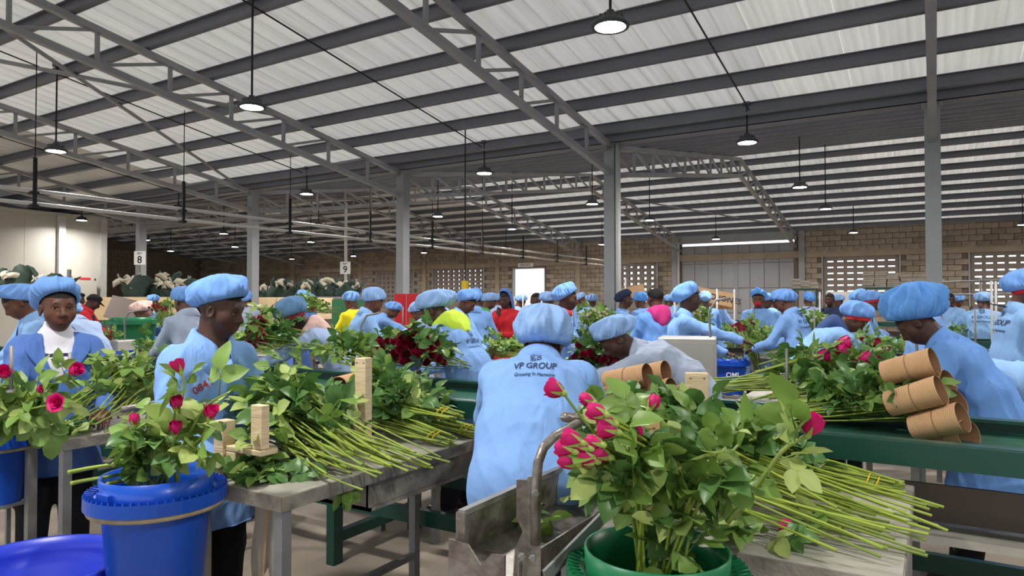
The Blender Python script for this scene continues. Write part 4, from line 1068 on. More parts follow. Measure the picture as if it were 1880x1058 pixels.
BLOOM_RED = [bloom_mesh(4, 'petal_red', 0.3), bloom_mesh(5, 'petal_red', 0.5, 0.019)]
BLOOM_WHITE = [bloom_mesh(6, 'petal_white', 0.5, 0.023)]
OPEN_ROSE = bloom_mesh(9, 'petal', 1.0, 0.024, 0.040)
def aim(v, roll=0.0):
    return (Vector(v).to_track_quat('Z', 'Y').to_matrix().to_4x4() @ Matrix.Rotation(roll, 4, 'Z'))
def put(name, me, parent, p, Mrot, sc=(1, 1, 1)):
    o = link(name, me, parent); o.matrix_local = Matrix.Translation(p) @ Mrot @ Matrix.Diagonal((*sc, 1)); return o
def leaf_rot(d, rng, flat=0.5):
    """leaf growing along d, blade turned mostly upward"""
    d = Vector(d).normalized(); u = Vector((rng.uniform(-1, 1), rng.uniform(-1, 1), rng.uniform(0.2, 1.6))) ; r = d.cross(u).normalized(); u = r.cross(d)
    return Matrix(((r.x, d.x, u.x, 0), (r.y, d.y, u.y, 0), (r.z, d.z, u.z, 0), (0, 0, 0, 1)))

def rose(label, pts, bloom, leaves, rng, rad=0.0038, sc=1.0, leafset=(0, 1, 2, 4, 6), group=None, bdir=None, leaf_sc=1.0):
    """one standing rose: bent stem through world pts (bottom first), bloom on the end"""
    base = Vector(pts[0]); t = thing('rose', label, 'rose', base, 0, group)
    P = [Vector(p) - base for p in pts]; n = 14; C = []
    for i in range(n + 1):       # Catmull-Rom through the points
        f = i / n * (len(P) - 1); k = min(int(f), len(P) - 2); u = f - k
        p0, p1, p2, p3 = P[max(k-1, 0)], P[k], P[k+1], P[min(k+2, len(P)-1)]
        C.append(0.5 * ((2*p1) + (p2-p0)*u + (2*p0-5*p1+4*p2-p3)*u*u + (3*p1-p0-3*p2+p3)*u**3))
    MB().tube(C, [rad * (1.25 - 0.4 * i / n) for i in range(n + 1)], 7).build('stem', 'stem_green' if rng.random() < 0.6 else 'stem_dark', t, True)
    if bloom is not None:
        d = bdir or (C[-1] - C[-2]); put('bloom', bloom, t, C[-1], aim(d, rng.uniform(0, 6)), (sc, sc, sc))
    for f in leaves:
        i = min(max(int(f * n), 1), n); p = C[i]; ax = (C[i] - C[i-1]).normalized(); a = rng.uniform(0, 2 * pi)
        side = (ax.orthogonal().normalized() * cos(a) + ax.cross(ax.orthogonal().normalized()) * sin(a)); d = side * 0.9 + ax * rng.uniform(0.1, 0.6)
        s = rng.uniform(0.75, 1.15) * leaf_sc; put('leaf', LEAF[rng.choice(leafset)], t, p, leaf_rot(d, rng), (s, s, s))
    return t

def pile(name, label, loc, rz, rng, n=40, L=0.62, width=0.34, height=0.16, leaves=120, blooms=0, bloomset=BLOOM, leafset=(0, 1, 2, 3, 4, 7), spread=0.12, head_up=0.10, bands=False, group=None, leaf_span=(-0.08, 0.5), leaf_sc=1.0, droop=0.0, cat='flower bundle'):
    """a bundle lying along local +X: heads at x=0, cut stem ends at x=L; every stem and leaf its own part"""
    t = thing(name, label, cat, loc, rz, group); segs = []
    for i in range(n):
        a = rng.uniform(-1, 1); q = rng.random(); y0 = a * width / 2; zmax = height * (1 - a * a * 0.7)
        z0 = 0.02 + zmax * q * 0.8 + head_up * rng.uniform(0.2, 1.0); ys = y0 * (0.35 if bands else 1.0) + rng.uniform(-spread, spread) * (0.15 if bands else 1)
        z1 = 0.008 + zmax * q * (0.55 if not bands else 0.45) - droop * rng.random()
        H = Vector((rng.uniform(-0.06, 0.06), y0, z0)); E = Vector((L + rng.uniform(-0.22, 0.10) * (0.15 if bands else 1), ys, z1)); segs.append((H, E))
        put('stem', STEM[rng.randrange(5)], t, H, aim(E - H, rng.uniform(0, 6)), (0.8, 0.8, (E - H).length / 0.6))
        if i < blooms: put('bloom', rng.choice(bloomset), t, H, aim(H - E + Vector((0, 0, rng.uniform(0, 0.3))), rng.uniform(0, 6)))
    for i in range(leaves):
        H, E = segs[rng.randrange(len(segs))]; f = rng.uniform(*leaf_span); p = H.lerp(E, f); p.z += rng.uniform(0, 0.05) + 0.02
        d = Vector((rng.uniform(-1.2, 0.7), rng.uniform(-1, 1), rng.uniform(-0.2, 0.9))); s = rng.uniform(0.7, 1.2) * leaf_sc
        if p.z < 0.03: d.z = abs(d.z)
        put('leaf', LEAF[rng.choice(leafset)], t, p, leaf_rot(d, rng), (s, s, s))
    if bands:
        for x in (L * 0.80, L * 0.86):
            ring = [(x + 0.01 * sin(a), (width * 0.19) * cos(a), 0.01 + height * 0.24 + height * 0.26 * sin(a)) for a in [2 * pi * k / 16 for k in range(17)]]
            MB().tube(ring, 0.0025, 5).build('rubber_band', 'rubber_band', t, True)
    return t
def joined_bunch(seed, n, L, width, height, leaves, blooms, bset, leafset=(0, 1, 2, 4), leaf_span=(-0.1, 0.5), span=0.05, up=0.1):
    """far bundle: too small to pick apart, three joined parts"""
    rng = random.Random(seed); st = MB(); lf = {}; bl = MB(); segs = []
    for i in range(n):
        a = rng.uniform(-1, 1); y0 = a * width / 2; zm = height * (1 - a * a * 0.7)
        H = Vector((rng.uniform(-.05, .05), y0, 0.03 + zm * rng.random() + up * rng.random())); E = Vector((L + rng.uniform(-.08, .08), y0 * 0.7 + rng.uniform(-span, span), 0.01 + zm * rng.random() * 0.6)); segs.append((H, E))
        st.tube([H, H.lerp(E, 0.5) + Vector((0, rng.uniform(-.01, .01), rng.uniform(-.01, .01))), E], 0.0042, 4)
        if i < blooms:
            me = rng.choice(bset); T = Matrix.Translation(H) @ aim(H - E + Vector((0, 0, 0.25)), rng.uniform(0, 6)); o = len(bl.v)
            bl.v += [tuple(T @ v.co) for v in me.vertices]
            for p in me.polygons: bl.f.append([k + o for k in p.vertices]); bl.mi.append(p.material_index)
    lv = MB()
    idx = {'leaf_a': 0, 'leaf_b': 1, 'leaf_c': 2}
    for i in range(leaves):
        H, E = rng.choice(segs); p = H.lerp(E, rng.uniform(*leaf_span)); p.z += rng.uniform(0, 0.05) + 0.01; s = rng.uniform(0.8, 1.25)
        me = LEAF[rng.choice(leafset)]; T = Matrix.Translation(p) @ leaf_rot((rng.uniform(-1.2, .7), rng.uniform(-1, 1), rng.uniform(-.1, .9)), rng) @ Matrix.Scale(s, 4); o = len(lv.v); mi = idx[me.materials[0].name]
        lv.v += [tuple(T @ v.co) for v in me.vertices]
        for p2 in me.polygons: lv.f.append([k + o for k in p2.vertices]); lv.mi.append(mi)
    out = [('stems', st.mesh('stems', 'stem_dark', True)), ('leaves', lv.mesh('leaves', ['leaf_a', 'leaf_b', 'leaf_c'], True))]
    if blooms: out.append(('blooms', bl.mesh('blooms', [bset[0].materials[0], 'sepal'], True)))
    return out
def far_bunch(label, parts, loc, rz, tilt=0.0, sc=1.0, group='bundles on the farther tables'):
    t = thing('flower_bundle', label, 'flower bundle', loc, rz, group); t.rotation_euler = (0, tilt, rz); t.scale = (sc, sc, sc)
    for n, me in parts: tag(link(n, me, t), kind='stuff')
    return t

# ---------------------------------------------------------------- conveyors
def conveyor(Y0, Y1, x0, x1, label, z=1.0, detail=True):
    t = thing('conveyor', label, 'conveyor', (0, 0, 0)); 
    for nm, y in (('near_rail', Y0), ('far_rail', Y1)):
        s = 1 if nm == 'near_rail' else -1
        b = MB().box((x0, y - 0.02, z - 0.085), (x1, y + 0.02, z)); b.box((x0, min(y, y + s * 0.06), z - 0.012), (x1, max(y, y + s * 0.06), z + 0.002)); b.box((x0, min(y, y + s * 0.06), z - 0.085), (x1, max(y, y + s * 0.06), z - 0.075))
        b.build(nm, 'green_paint', t)
        if detail:
            for k in range(int((x1 - x0) / 1.7)):
                xx = x0 + 0.6 + 1.7 * k; MB().lathe([(0.0, 0.006), (0.008, 0.005), (0.010, 0.0)], 8).build('bolt', 'leg_steel', t, loc=(xx, y - 0.021 * s if s > 0 else y + 0.021, z - 0.03)).rotation_euler = (pi / 2 * s, 0, 0)
    MB().box((x0, Y0 + 0.06, z - 0.075), (x1, Y1 - 0.06, z - 0.06)).build('belt', 'green_belt', t)
    fx = x0 + 1.2
    leg = MB().box((-0.03, Y0 - 0.02, 0), (0.03, Y0 + 0.05, z - 0.1)).mesh('leg', 'green_paint'); leg2 = MB().box((-0.03, Y1 - 0.05, 0), (0.03, Y1 + 0.02, z - 0.1)).mesh('leg', 'green_paint'); cr = MB().box((-0.025, Y0, 0.12), (0.025, Y1, 0.18)).mesh('cross_bar', 'green_paint')
    while fx < x1:
        link('leg', leg, t, (fx, 0, 0)); link('leg', leg2, t, (fx, 0, 0)); link('cross_bar', cr, t, (fx, 0, 0)); fx += 2.62
    MB().box((x0, Y0 + 0.02, 0.32), (x1, Y0 + 0.06, 0.40)).box((x0, Y1 - 0.06, 0.32), (x1, Y1 - 0.02, 0.40)).build('lower_rail', 'green_paint', t)
    MB().box((x0, Y0 + 0.10, 0.62), (x1, Y0 + 0.30, 0.65)).build('under_shelf', 'table_steel', t)
    MB().box((x0, Y0 + 0.26, 0.66), (x1, Y0 + 0.275, 0.80)).build('shelf_back', 'dark_panel', t)
    return t
conveyor(2.84, 3.58, -12.0, 5.0, 'near green belt conveyor running across the picture')
conveyor(10.35, 11.05, -18.0, 9.0, 'second green conveyor beyond the second row of tables', 1.0, False)
conveyor(18.0, 18.7, -20.0, 9.0, 'farthest green conveyor in front of the far wall', 1.0, False)

# ---------------------------------------------------------------- tables
def table(label, x0, x1, y0, y1, z=0.85, rich=True, group=None, name='packing_table'):
    t = thing(name, label, 'table', (0, 0, 0), 0, group)
    MB().box((x0, y0, z - 0.012), (x1, y1, z)).build('top', 'table_steel', t)
    r = MB().box((x0, y0 - 0.004, z - 0.05), (x1, y0 + 0.004, z - 0.002)).box((x0, y1 - 0.004, z - 0.05), (x1, y1 + 0.004, z - 0.002)).box((x0 - 0.004, y0, z - 0.05), (x0 + 0.004, y1, z - 0.002)).box((x1 - 0.004, y0, z - 0.05), (x1 + 0.004, y1, z - 0.002))
    r.build('rim', 'table_rim', t)
    for x in (x0 + 0.025, x1 - 0.025):
        for y in (y0 + 0.025, y1 - 0.025): MB().box((x - 0.02, y - 0.02, 0), (x + 0.02, y + 0.02, z - 0.012)).build('leg', 'leg_steel', t)
    if rich:
        MB().box((x0 + 0.02, y0 + 0.02, 0.18), (x0 + 0.05, y1 - 0.02, 0.21)).box((x1 - 0.05, y0 + 0.02, 0.18), (x1 - 0.02, y1 - 0.02, 0.21)).build('stretcher', 'leg_steel', t)
        MB().box((x0 + 0.03, y0 + 0.45, z - 0.17), (x1 - 0.03, y1 - 0.05, z - 0.155)).box((x1 - 0.05, y0 + 0.45, z - 0.17), (x1 - 0.04, y1 - 0.05, z - 0.05)).box((x0 + 0.03, y0 + 0.45, z - 0.17), (x1 - 0.03, y0 + 0.46, z - 0.05)).build('under_tray', 'table_rim', t)
    return t
def bucket(label, loc, m='bucket_blue', R=0.19, H=0.36, collar_h=0.06, tilt=(0, 0), hinge=True, dirt=True, name='flower_bucket', stand=True):
    """tapered bucket with a ribbed flange below its open collar; loc is the rim centre"""
    t = thing(name, label, 'bucket', loc); t.rotation_euler = (tilt[0], tilt[1], 0)
    MB().lathe([(R * 0.80, -H), (R * 0.98, -collar_h), (R, 0.0), (R - 0.006, 0.0), (R * 0.975 - 0.006, -collar_h), (R * 0.79, -H + 0.006), (0.0, -H + 0.006), (0.0, -H), (R * 0.80, -H)], 56).build('body', m, t, True)
    fl = MB().lathe([(R, -collar_h - 0.004), (R * 1.25, -collar_h + 0.012), (R * 1.255, -collar_h - 0.030), (R * 1.24, -collar_h - 0.030), (R * 1.235, -collar_h), (R, -collar_h - 0.014)], 56)
    for k in range(56):
        a = 2 * pi * k / 56; fl.beam((R * 1.08 * cos(a), R * 1.08 * sin(a), -collar_h + 0.006), (R * 1.24 * cos(a), R * 1.24 * sin(a), -collar_h + 0.014), 0.003, 0.012)
    fl.build('flange', m, t)
    if dirt: MB().lathe([(R * 1.02, -collar_h - 0.030), (R * 1.22, -collar_h - 0.032), (R * 1.20, -collar_h - 0.048), (R * 1.0, -collar_h - 0.05)], 48).build('dirt_band', 'rim_dirt', t, True)
    if hinge: MB().box((-0.035, -R * 1.06, -collar_h + 0.01), (0.035, -R * 0.99, -collar_h + 0.03)).build('handle_lug', m, t)
    if stand:
        sb = MB(); zz = loc[2]
        for k in range(4):
            a = pi / 4 + k * pi / 2; sb.beam((R * 1.0 * cos(a), R * 1.0 * sin(a), -zz), (R * 1.0 * cos(a), R * 1.0 * sin(a), -H - 0.002), 0.02, 0.02)
        for z in (-H - 0.012, -zz + 0.12):
            sb.tube([(R * 1.0 * cos(a), R * 1.0 * sin(a), z) for a in [2 * pi * k / 4 + pi / 4 for k in range(5)]], 0.01, 6)
        sb.box((-R, -0.02, -H - 0.012), (R, 0.02, -H - 0.002)).build('stand', 'leg_steel', t)
    return t
def roll(label, loc, direction, R=0.055, L=0.26, m='kraft', name='cardboard_roll', stub=None):
    """corrugated cardboard sleeve: fluted tube flaring slightly, dark inside"""
    t = thing(name, label, 'cardboard roll', loc, 0, 'corrugated cardboard rolls'); n = 96; mb = MB(); P = []
    for i in range(2):
        x = i * L; row = []
        for k in range(n + 1):
            a = 2 * pi * k / n * 1.0; 
            row.append(((R + 0.06 * R * i) * cos(a) * 1.12, (R + 0.06 * R * i) * sin(a) * 0.92, x))
        P.append(row)
    nL = 112; P = []
    for i in range(nL + 1):
        x = L * i / nL; f = 0.0017 * (0, 1, 0, -1)[i % 4]; r = R * (0.92 + 0.14 * i / nL) + f
        P.append([(r * cos(2*pi*k/28) * 1.10, r * sin(2*pi*k/28) * 0.92, x) for k in range(29)])
    mb.grid(P); mb.build('sleeve', m, t, True)
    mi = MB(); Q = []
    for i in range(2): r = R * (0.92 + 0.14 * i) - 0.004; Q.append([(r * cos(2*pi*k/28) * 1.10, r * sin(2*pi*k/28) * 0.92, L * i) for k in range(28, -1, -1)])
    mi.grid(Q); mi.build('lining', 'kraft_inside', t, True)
    sm = MB(); sm.tube([(R * 1.12 * cos(a), R * 0.94 * sin(a), L * 0.52) for a in [2*pi*k/28 for k in range(29)]], 0.0012, 4).build('tape_line', 'kraft_inside', t)
    t.matrix_local = Matrix.Translation(loc) @ aim(direction)
    return t
def wood_block(label, p, sx, sy, h, rz=0.0, name='wooden_post', m='pale_wood', nails=True):
    t = thing(name, label, 'wooden post', p, rz)
    mb = MB().box((-sx / 2, -sy / 2, 0), (sx / 2, sy / 2, h)); o = mb.build('board', m, t); b = o.modifiers.new('edge', 'BEVEL'); b.width = 0.003; b.segments = 2
    if nails:
        for x in (-sx * 0.3, sx * 0.3): MB().lathe([(0.0, 0.002), (0.004, 0.0015), (0.0045, 0)], 8).build('nail', 'rusty_steel', t, loc=(x, -sy / 2, h - 0.02)).rotation_euler = (pi / 2, 0, 0)
    return t
def post(label, p, h, r=0.008, name='steel_pin', m='leg_steel', cat='steel pin'):
    t = thing(name, label, cat, p); MB().tube([(0, 0, 0), (0, 0, h)], r, 10).build('rod', m, t, True); MB().lathe([(0.0, 0.012), (r * 2.4, 0.010), (r * 2.6, 0.0), (r, 0.0)], 12).build('foot', m, t); return t

# ---------------------------------------------------------------- near stations
def at_p(x, y, D):
    """point seen at pixel x, y standing D metres deep into the hall"""
    r = cam_ray(x, y); k = D / (-r.x * sin(YAW) + r.y * cos(YAW)); return Vector((r.x * k, r.y * k, CAMH + r.z * k))
rng = random.Random(5)
table('low grey steel table in the left foreground carrying loose stems', -2.33, -1.85, 1.56, 2.82)
table('grey worn table in the right foreground under the big rose pile', -0.86, -0.07, 1.84, 2.82)
table('narrow steel table at the far left below the rose stems', -3.86, -3.48, 1.66, 2.82)
# boards and cloth hanging under the left table
t = thing('hanging_cloth', 'pale grey cloth hanging under the left foreground table', 'cloth', (-2.2, 1.72, 0.79))
mb = MB(); mb.grid([[(0.012 * sin(9 * i / 8 + j) + 0.17 * i / 8, 0.03 * sin(i * 1.7), -0.42 * j / 6 * (0.8 + 0.2 * sin(i))) for i in range(9)] for j in range(7)]); o = mb.build('cloth', 'grey_carton', t, True); o.modifiers.new('t', 'SOLIDIFY').thickness = 0.003
MB().tube([(0.1, -0.01, 0), (0.105, -0.03, -0.2), (0.095, -0.03, -0.3)], 0.004, 5).build('twine', 'kraft', t)
for i, (x, y, l, w) in enumerate(((-1.95, 1.95, 0.30, 'plank leaning under the left foreground table'), (-2.12, 2.3, 0.24, 'short plank standing behind the leaning one under the left table'))):
    t = thing('plank', w, 'plank', (x, y, 0)); o = MB().box((-0.05, -0.012, 0), (0.05, 0.012, l)).build('board', 'table_rim', t)
    MB().box((-0.05, -0.02, l * 0.4), (0.05, -0.012, l * 0.5)).build('batten', 'leg_steel', t)

# buckets
bucket('tall blue bucket with ribbed flange in the left foreground', tuple(at_p(290, 868, 2.35)), 'bucket_blue', 0.175, 0.44, 0.062)
p = at_z(-12, 786, 0.87); bucket('blue bucket cut by the left edge of the picture', tuple(p), 'bucket_blue', 0.165, 0.36, 0.05)
p = at_p(1205, 1005, 1.66); bucket('green bucket holding upright roses at the bottom edge', tuple(p), 'bucket_green', 0.172, 0.42, 0.055, dirt=False); GB = p
p = at_z(66, 1032, 0.60)
t = thing('tub', 'wide empty blue tub at the lower left corner', 'tub', (p.x, p.y, 0))
MB().lathe([(0.22, 0.0), (0.268, 0.56), (0.285, 0.575), (0.288, 0.60), (0.272, 0.60), (0.262, 0.55), (0.256, 0.50), (0.246, 0.495), (0.21, 0.012), (0.0, 0.012), (0, 0), (0.22, 0)], 64).build('shell', 'bucket_blue_light', t, True)
MB().lathe([(0.29, 0.54), (0.305, 0.545), (0.305, 0.57), (0.288, 0.572)], 64).build('rim_band', 'bucket_blue_light', t, True)

# wooden guards
def guard_frame():
    t = thing('wooden_guard', 'pale wooden corner guard on the left foreground table', 'wooden guard', (0, 0, 0))
    a = at_z(404, 868, 0.85); b = at_p(478, 812, 2.62)
    def blk(n, lo, hi):
        o = MB().box(lo, hi).build(n, 'pale_wood', t); m = o.modifiers.new('edge', 'BEVEL'); m.width = 0.003; m.segments = 2
    a = Vector((-2.30, 1.62, 0.85)); 
    blk('post', (a.x, a.y, 0.85), (a.x + 0.055, a.y + 0.055, 1.055)); blk('shelf', (a.x + 0.055, a.y + 0.012, 0.945), (a.x + 0.25, a.y + 0.09, 0.965)); blk('bracket', (a.x + 0.056, a.y + 0.012, 0.85), (a.x + 0.11, a.y + 0.06, 0.944)); blk('upright', (a.x + 0.185, a.y + 0.02, 0.966), (a.x + 0.245, a.y + 0.055, 1.125))
guard_frame()
p = at_d(668, 3.05); wood_block('tall pale wooden post behind the stems on the left table', (p.x, p.y, 0.85), 0.055, 0.055, 0.40, 0.2)
p = at_p(670, 668, 4.35); wood_block('slim pale post across the conveyor behind the left table post', (p.x, p.y, 0.98), 0.05, 0.04, 0.28, 0.3)
p = at_p(700, 680, 4.5); wood_block('short pale post beside the dark red roses', (p.x, p.y, 0.98), 0.055, 0.045, 0.18, 0.3)
p = at_d(1278, 2.66); wood_block('wide pale wooden post behind the foreground leaves on the right', (p.x, p.y, 0.85), 0.085, 0.04, 0.375, 0.45)
p = at_d(1182, 1.97); wood_block('plywood board with nail holes amid the foreground roses', (p.x, p.y, 0.85), 0.085, 0.02, 0.31, 0.45, 'plywood_board', 'ply_wood')
p = at_d(1146, 2.0); wood_block('rough post below the plywood board', (p.x, p.y, 0.85), 0.04, 0.03, 0.20, 0.45)
post('upright steel pin in front of the deep blue coat, left one', at_p(20, 720, 3.0), 0.20); post('upright steel pin in front of the deep blue coat, right one', at_p(128, 705, 3.1), 0.14)
for i, (x, y, D, h) in enumerate(((1445, 738, 3.5, 0.27), (1467, 706, 3.6, 0.20), (1492, 690, 3.9, 0.17))):
    p = at_p(x, y, D); post('galvanised pin by the conveyor roses, %s from the left' % ORD[i], p, h, 0.007)

# steel trough with bent handle
t = thing('steel_trough', 'rusty steel trough with bent handle tube in the centre foreground', 'trough', (0, 0, 0))
A = lambda x, y, D: at_p(x, y, D)
def plate(n, pts, th=0.006, m='rusty_steel'):
    mb = MB(); k = len(pts); c = [Vector(p) for p in pts]; nr = (c[1] - c[0]).cross(c[2] - c[0]).normalized() * th
    mb.add(c + [p + nr for p in c], [tuple(range(k - 1, -1, -1)), tuple(range(k, 2 * k))] + [(i, (i + 1) % k, (i + 1) % k + k, i + k) for i in range(k)]); return mb.build(n, m, t)
x0, x1, y0, y1 = -1.05, -0.88, 1.46, 2.10
plate('back_plate', [(x0, y0, 0.84), (x0, y1, 0.84), (x0, y1, 0.955), (x0, y0, 0.955)])
plate('floor_plate', [(x0, y0, 0.84), (x1, y0, 0.80), (x1, y1, 0.80), (x0, y1, 0.84)])
plate('front_plate', [(x1, y0, 0.80), (x1, y1, 0.80), (x1, y1, 0.86), (x1, y0, 0.86)])
MB().box((x0 - 0.008, y0, 0.945), (x0 + 0.012, y1, 0.96)).build('lip', 'leg_steel', t)
MB().box((x0 - 0.01, y0 - 0.008, 0.80), (x0 + 0.018, y0, 0.955)).build('end_bar', 'rusty_steel', t)
plate('notched_end', [(x0 - 0.02, y0 - 0.02, 0.72), (x1 - 0.02, y0 - 0.02, 0.72), (x1 - 0.02, y0 - 0.02, 0.88), (x1 - 0.06, y0 - 0.02, 0.875), (x1 - 0.09, y0 - 0.02, 0.84), (x0 + 0.04, y0 - 0.02, 0.885), (x0 - 0.02, y0 - 0.02, 0.89)])
plate('gusset', [A(948, 880, 1.72), A(948, 950, 1.72), A(960, 975, 1.72), A(945, 1010, 1.72), A(942, 1058, 1.72), A(972, 1058, 1.72), A(972, 880, 1.72)])
MB().beam(A(980, 1075, 1.71), A(981, 875, 1.71), 0.034, 0.010, (0.5, -0.85, 0)).build('upright_bar', 'rusty_steel', t)
MB().tube([A(983, 1000, 1.70), A(984, 900, 1.70), A(988, 850, 1.71), A(998, 822, 1.73), A(1016, 803, 1.77), A(1060, 778, 1.86)], 0.0125, 12).build('bent_tube', 'rusty_steel', t, True)
MB().tube([A(1036, 766, 1.86), A(1112, 775, 2.02)], 0.0135, 14).build('handle_grip', 'rusty_steel', t, True)
MB().lathe([(0.0, 0.004), (0.006, 0.004), (0.012, 0.0)], 12).build('grip_cap', 'leg_steel', t, loc=A(1035, 766, 1.855))
MB().beam(A(1000, 1060, 1.66), A(1112, 945, 1.86), 0.008, 0.034, (0, 0, 1)).build('diagonal_bar', 'leg_steel', t)
for x, y in ((984, 905), (978, 1025), (958, 1022)):
    b = MB().lathe([(0.0, 0.008), (0.007, 0.008), (0.008, 0.004), (0.010, 0.003), (0.010, 0.0)], 6).build('bolt', 'leg_steel', t); b.matrix_local = Matrix.Translation(A(x, y, 1.69)) @ aim(Vector((0.5, -0.85, 0)))
MB().box((x1 - 0.02, y0 + 0.05, 0.0), (x1 + 0.02, y0 + 0.09, 0.80)).box((x1 - 0.02, y1 - 0.09, 0.0), (x1 + 0.02, y1 - 0.05, 0.80)).build('leg_frame', 'leg_steel', t)
MB().box((x0, y0 + 0.05, 0.0), (x0 + 0.03, y0 + 0.08, 0.84)).box((x0, y1 - 0.08, 0.0), (x0 + 0.03, y1 - 0.05, 0.84)).build('leg_frame', 'leg_steel', t)
t2 = thing('grip_bar', 'dark steel handle bar beside the roses of the blue bucket', 'handle bar', at_p(225, 752, 2.75)); e = at_p(318, 735, 2.95) - at_p(225, 752, 2.75)
MB().tube([(0, 0, 0), e], 0.013, 12).build('grip', 'rusty_steel', t2, True); MB().tube([e, e + Vector((0.02, 0.05, -0.32))], 0.012, 10).build('arm', 'rusty_steel', t2, True)

# ---- bundles on the near tables
pile('rose_bundle', 'loose heap of long green stems and leaves on the left foreground table', (-2.36, 2.00, 0.852), radians(-6), rng, n=62, L=0.66, width=0.40, height=0.17, leaves=200, spread=0.10, head_up=0.15, leaf_span=(-0.12, 0.45), leafset=(0, 1, 2, 3, 4, 5, 6), leaf_sc=1.05)
for i, (x, y, z, r, l) in enumerate(((-2.36, 2.50, 0.852, -2, 'banded rose bundle nearest on the back of the left foreground table'), (-2.34, 2.68, 0.852, 3, 'banded rose bundle next to the conveyor on the left table'), (-2.40, 2.60, 0.94, 0, 'banded rose bundle lying on top of the two others'))):
    pile('rose_bundle', l, (x, y, z), radians(r), rng, n=24, L=0.52, width=0.22, height=0.10, leaves=62, bands=True, head_up=0.07, leaf_span=(-0.05, 0.45), leafset=(0, 1, 2, 3, 3, 7, 4))
pile('rose_bundle', 'rose stems standing in a heap on the narrow table at the far left', (-3.74, 2.22, 0.852), radians(-68), rng, n=34, L=0.46, width=0.42, height=0.22, leaves=130, head_up=0.22, leaf_span=(-0.15, 0.5), leafset=(0, 2, 4, 4, 5, 6, 1), blooms=2)
pile('rose_bundle', 'huge heap of roses with long bare stems on the right foreground table', (-0.80, 2.22, 0.852), radians(-3), rng, n=56, L=0.74, width=0.40, height=0.16, leaves=200, blooms=3, spread=0.13, head_up=0.16, leaf_span=(-0.12, 0.42), leafset=(0, 1, 1, 2, 3, 3, 4, 6), leaf_sc=1.12)
pile('rose_bundle', 'banded bundle with cut ends beside the conveyor rail on the right table', (-0.62, 2.66, 0.852), radians(1), rng, n=30, L=0.52, width=0.20, height=0.09, leaves=40, bands=True, head_up=0.06, leaf_span=(-0.05, 0.4))
def leaf_litter(label, c, sx, sy, n, z=0.853):
    t = thing('leaf_litter', label, 'leaves', (c[0], c[1], z))
    for i in range(n):
        s = rng.uniform(0.7, 1.1); p = Vector((rng.gauss(0, sx), rng.gauss(0, sy), 0.006 + 0.03 * rng.random())); a = rng.uniform(0, 6)
        put('leaf', LEAF[rng.choice((0, 2, 4, 5, 6, 3))], t, p, leaf_rot((cos(a), sin(a), rng.uniform(-0.02, 0.35)), rng), (s, s, s))
leaf_litter('trimmed leaves scattered on the near corner of the left foreground table', (-2.13, 1.70), 0.08, 0.05, 34)
leaf_litter('trimmed leaves held in the wooden corner guard', (-2.16, 1.68), 0.03, 0.018, 12, 0.968)
leaf_litter('leaves lying on the near edge of the right foreground table', (-0.50, 1.93), 0.10, 0.04, 20)
leaf_litter('trimmed leaves on the near end of the narrow left table', (-3.66, 1.76), 0.07, 0.04, 16)
leaf_litter('few leaves lying in the steel trough', (-1.02, 1.80), 0.06, 0.15, 9, 0.835)
t = thing('leaf_litter', 'sprig hanging off the edge of the left foreground table', 'leaves', at_z(660, 862, 0.853)); 
for k in range(5): s = 0.8; put('leaf', LEAF[(0, 4, 2, 0, 6)[k]], t, (0.01 * k - 0.02, -0.02 * k, -0.015 * k), leaf_rot((rng.uniform(-.4, .4), -0.3, -1 + 0.2 * k), rng), (s, s, s))

# ---- roses standing in the buckets
G = at_p(290, 905, 2.35)
def br(label, base, tops, D, b, n, **k):
    pts = [base] + [at_p(x, y, d) for x, y, d in tops]
    return rose(label, pts, b, [rng.uniform(0.30, 0.80 if b else 0.95) for _ in range(n)], rng, **k)
j = lambda c, s=0.06: c + Vector((rng.uniform(-s, s), rng.uniform(-s, s), rng.uniform(-0.12, 0)))
br('tallest rose in the tall blue bucket, bud upright', j(G), [(318, 800, 2.33), (338, 715, 2.30), (332, 684, 2.30)], 2.3, BLOOM[1], 5)
br('rose drooping left of the tallest one in the blue bucket', j(G), [(300, 830, 2.3), (316, 780, 2.28), (322, 750, 2.26)], 2.3, BLOOM[0], 5)
br('rose in front of the coat number, right in the blue bucket', j(G), [(330, 850, 2.3), (372, 800, 2.28), (384, 768, 2.26)], 2.3, BLOOM[1], 6)
br('small bud at the left of the blue bucket', j(G), [(250, 850, 2.3), (248, 810, 2.28), (247, 782, 2.28)], 2.3, BLOOM[2], 5)
br('low rose bud in the middle of the blue bucket', j(G), [(300, 850, 2.3), (318, 815, 2.26), (321, 798, 2.25)], 2.3, BLOOM[0], 5)
br('budless shoot with broad leaves beside the coat, in the blue bucket', j(G), [(335, 820, 2.3), (375, 750, 2.25), (418, 722, 2.2)], 2.3, None, 7, leaf_sc=1.2, leafset=(4, 5, 6, 0))
for i in range(6):
    a = rng.uniform(0, 6); br('leafy cut shoot among the roses of the blue bucket', j(G, 0.10), [(rng.uniform(225, 385), rng.uniform(800, 850), 2.33), (rng.uniform(225, 400), rng.uniform(755, 815), 2.3)], 2.3, None, 6, group='leafy shoots in the blue bucket', leafset=(0, 1, 2, 4, 6))
for i, (x0_, y0_, x1_, y1_) in enumerate(((95, 868, 245, 850), (100, 888, 240, 872), (165, 893, 245, 880), (180, 855, 246, 842))):
    rose('cut stem poking left out of the blue bucket, %s from the top' % ORD[i], [at_p(x0_ + 30, y0_, 2.25), at_p((x0_ + x1_) / 2, (y0_ + y1_) / 2, 2.3), at_p(x1_ + 20, y1_ - 6, 2.36)], None, [0.9, 0.8], rng, rad=0.006)
K = GB - Vector((0, 0, 0.28))
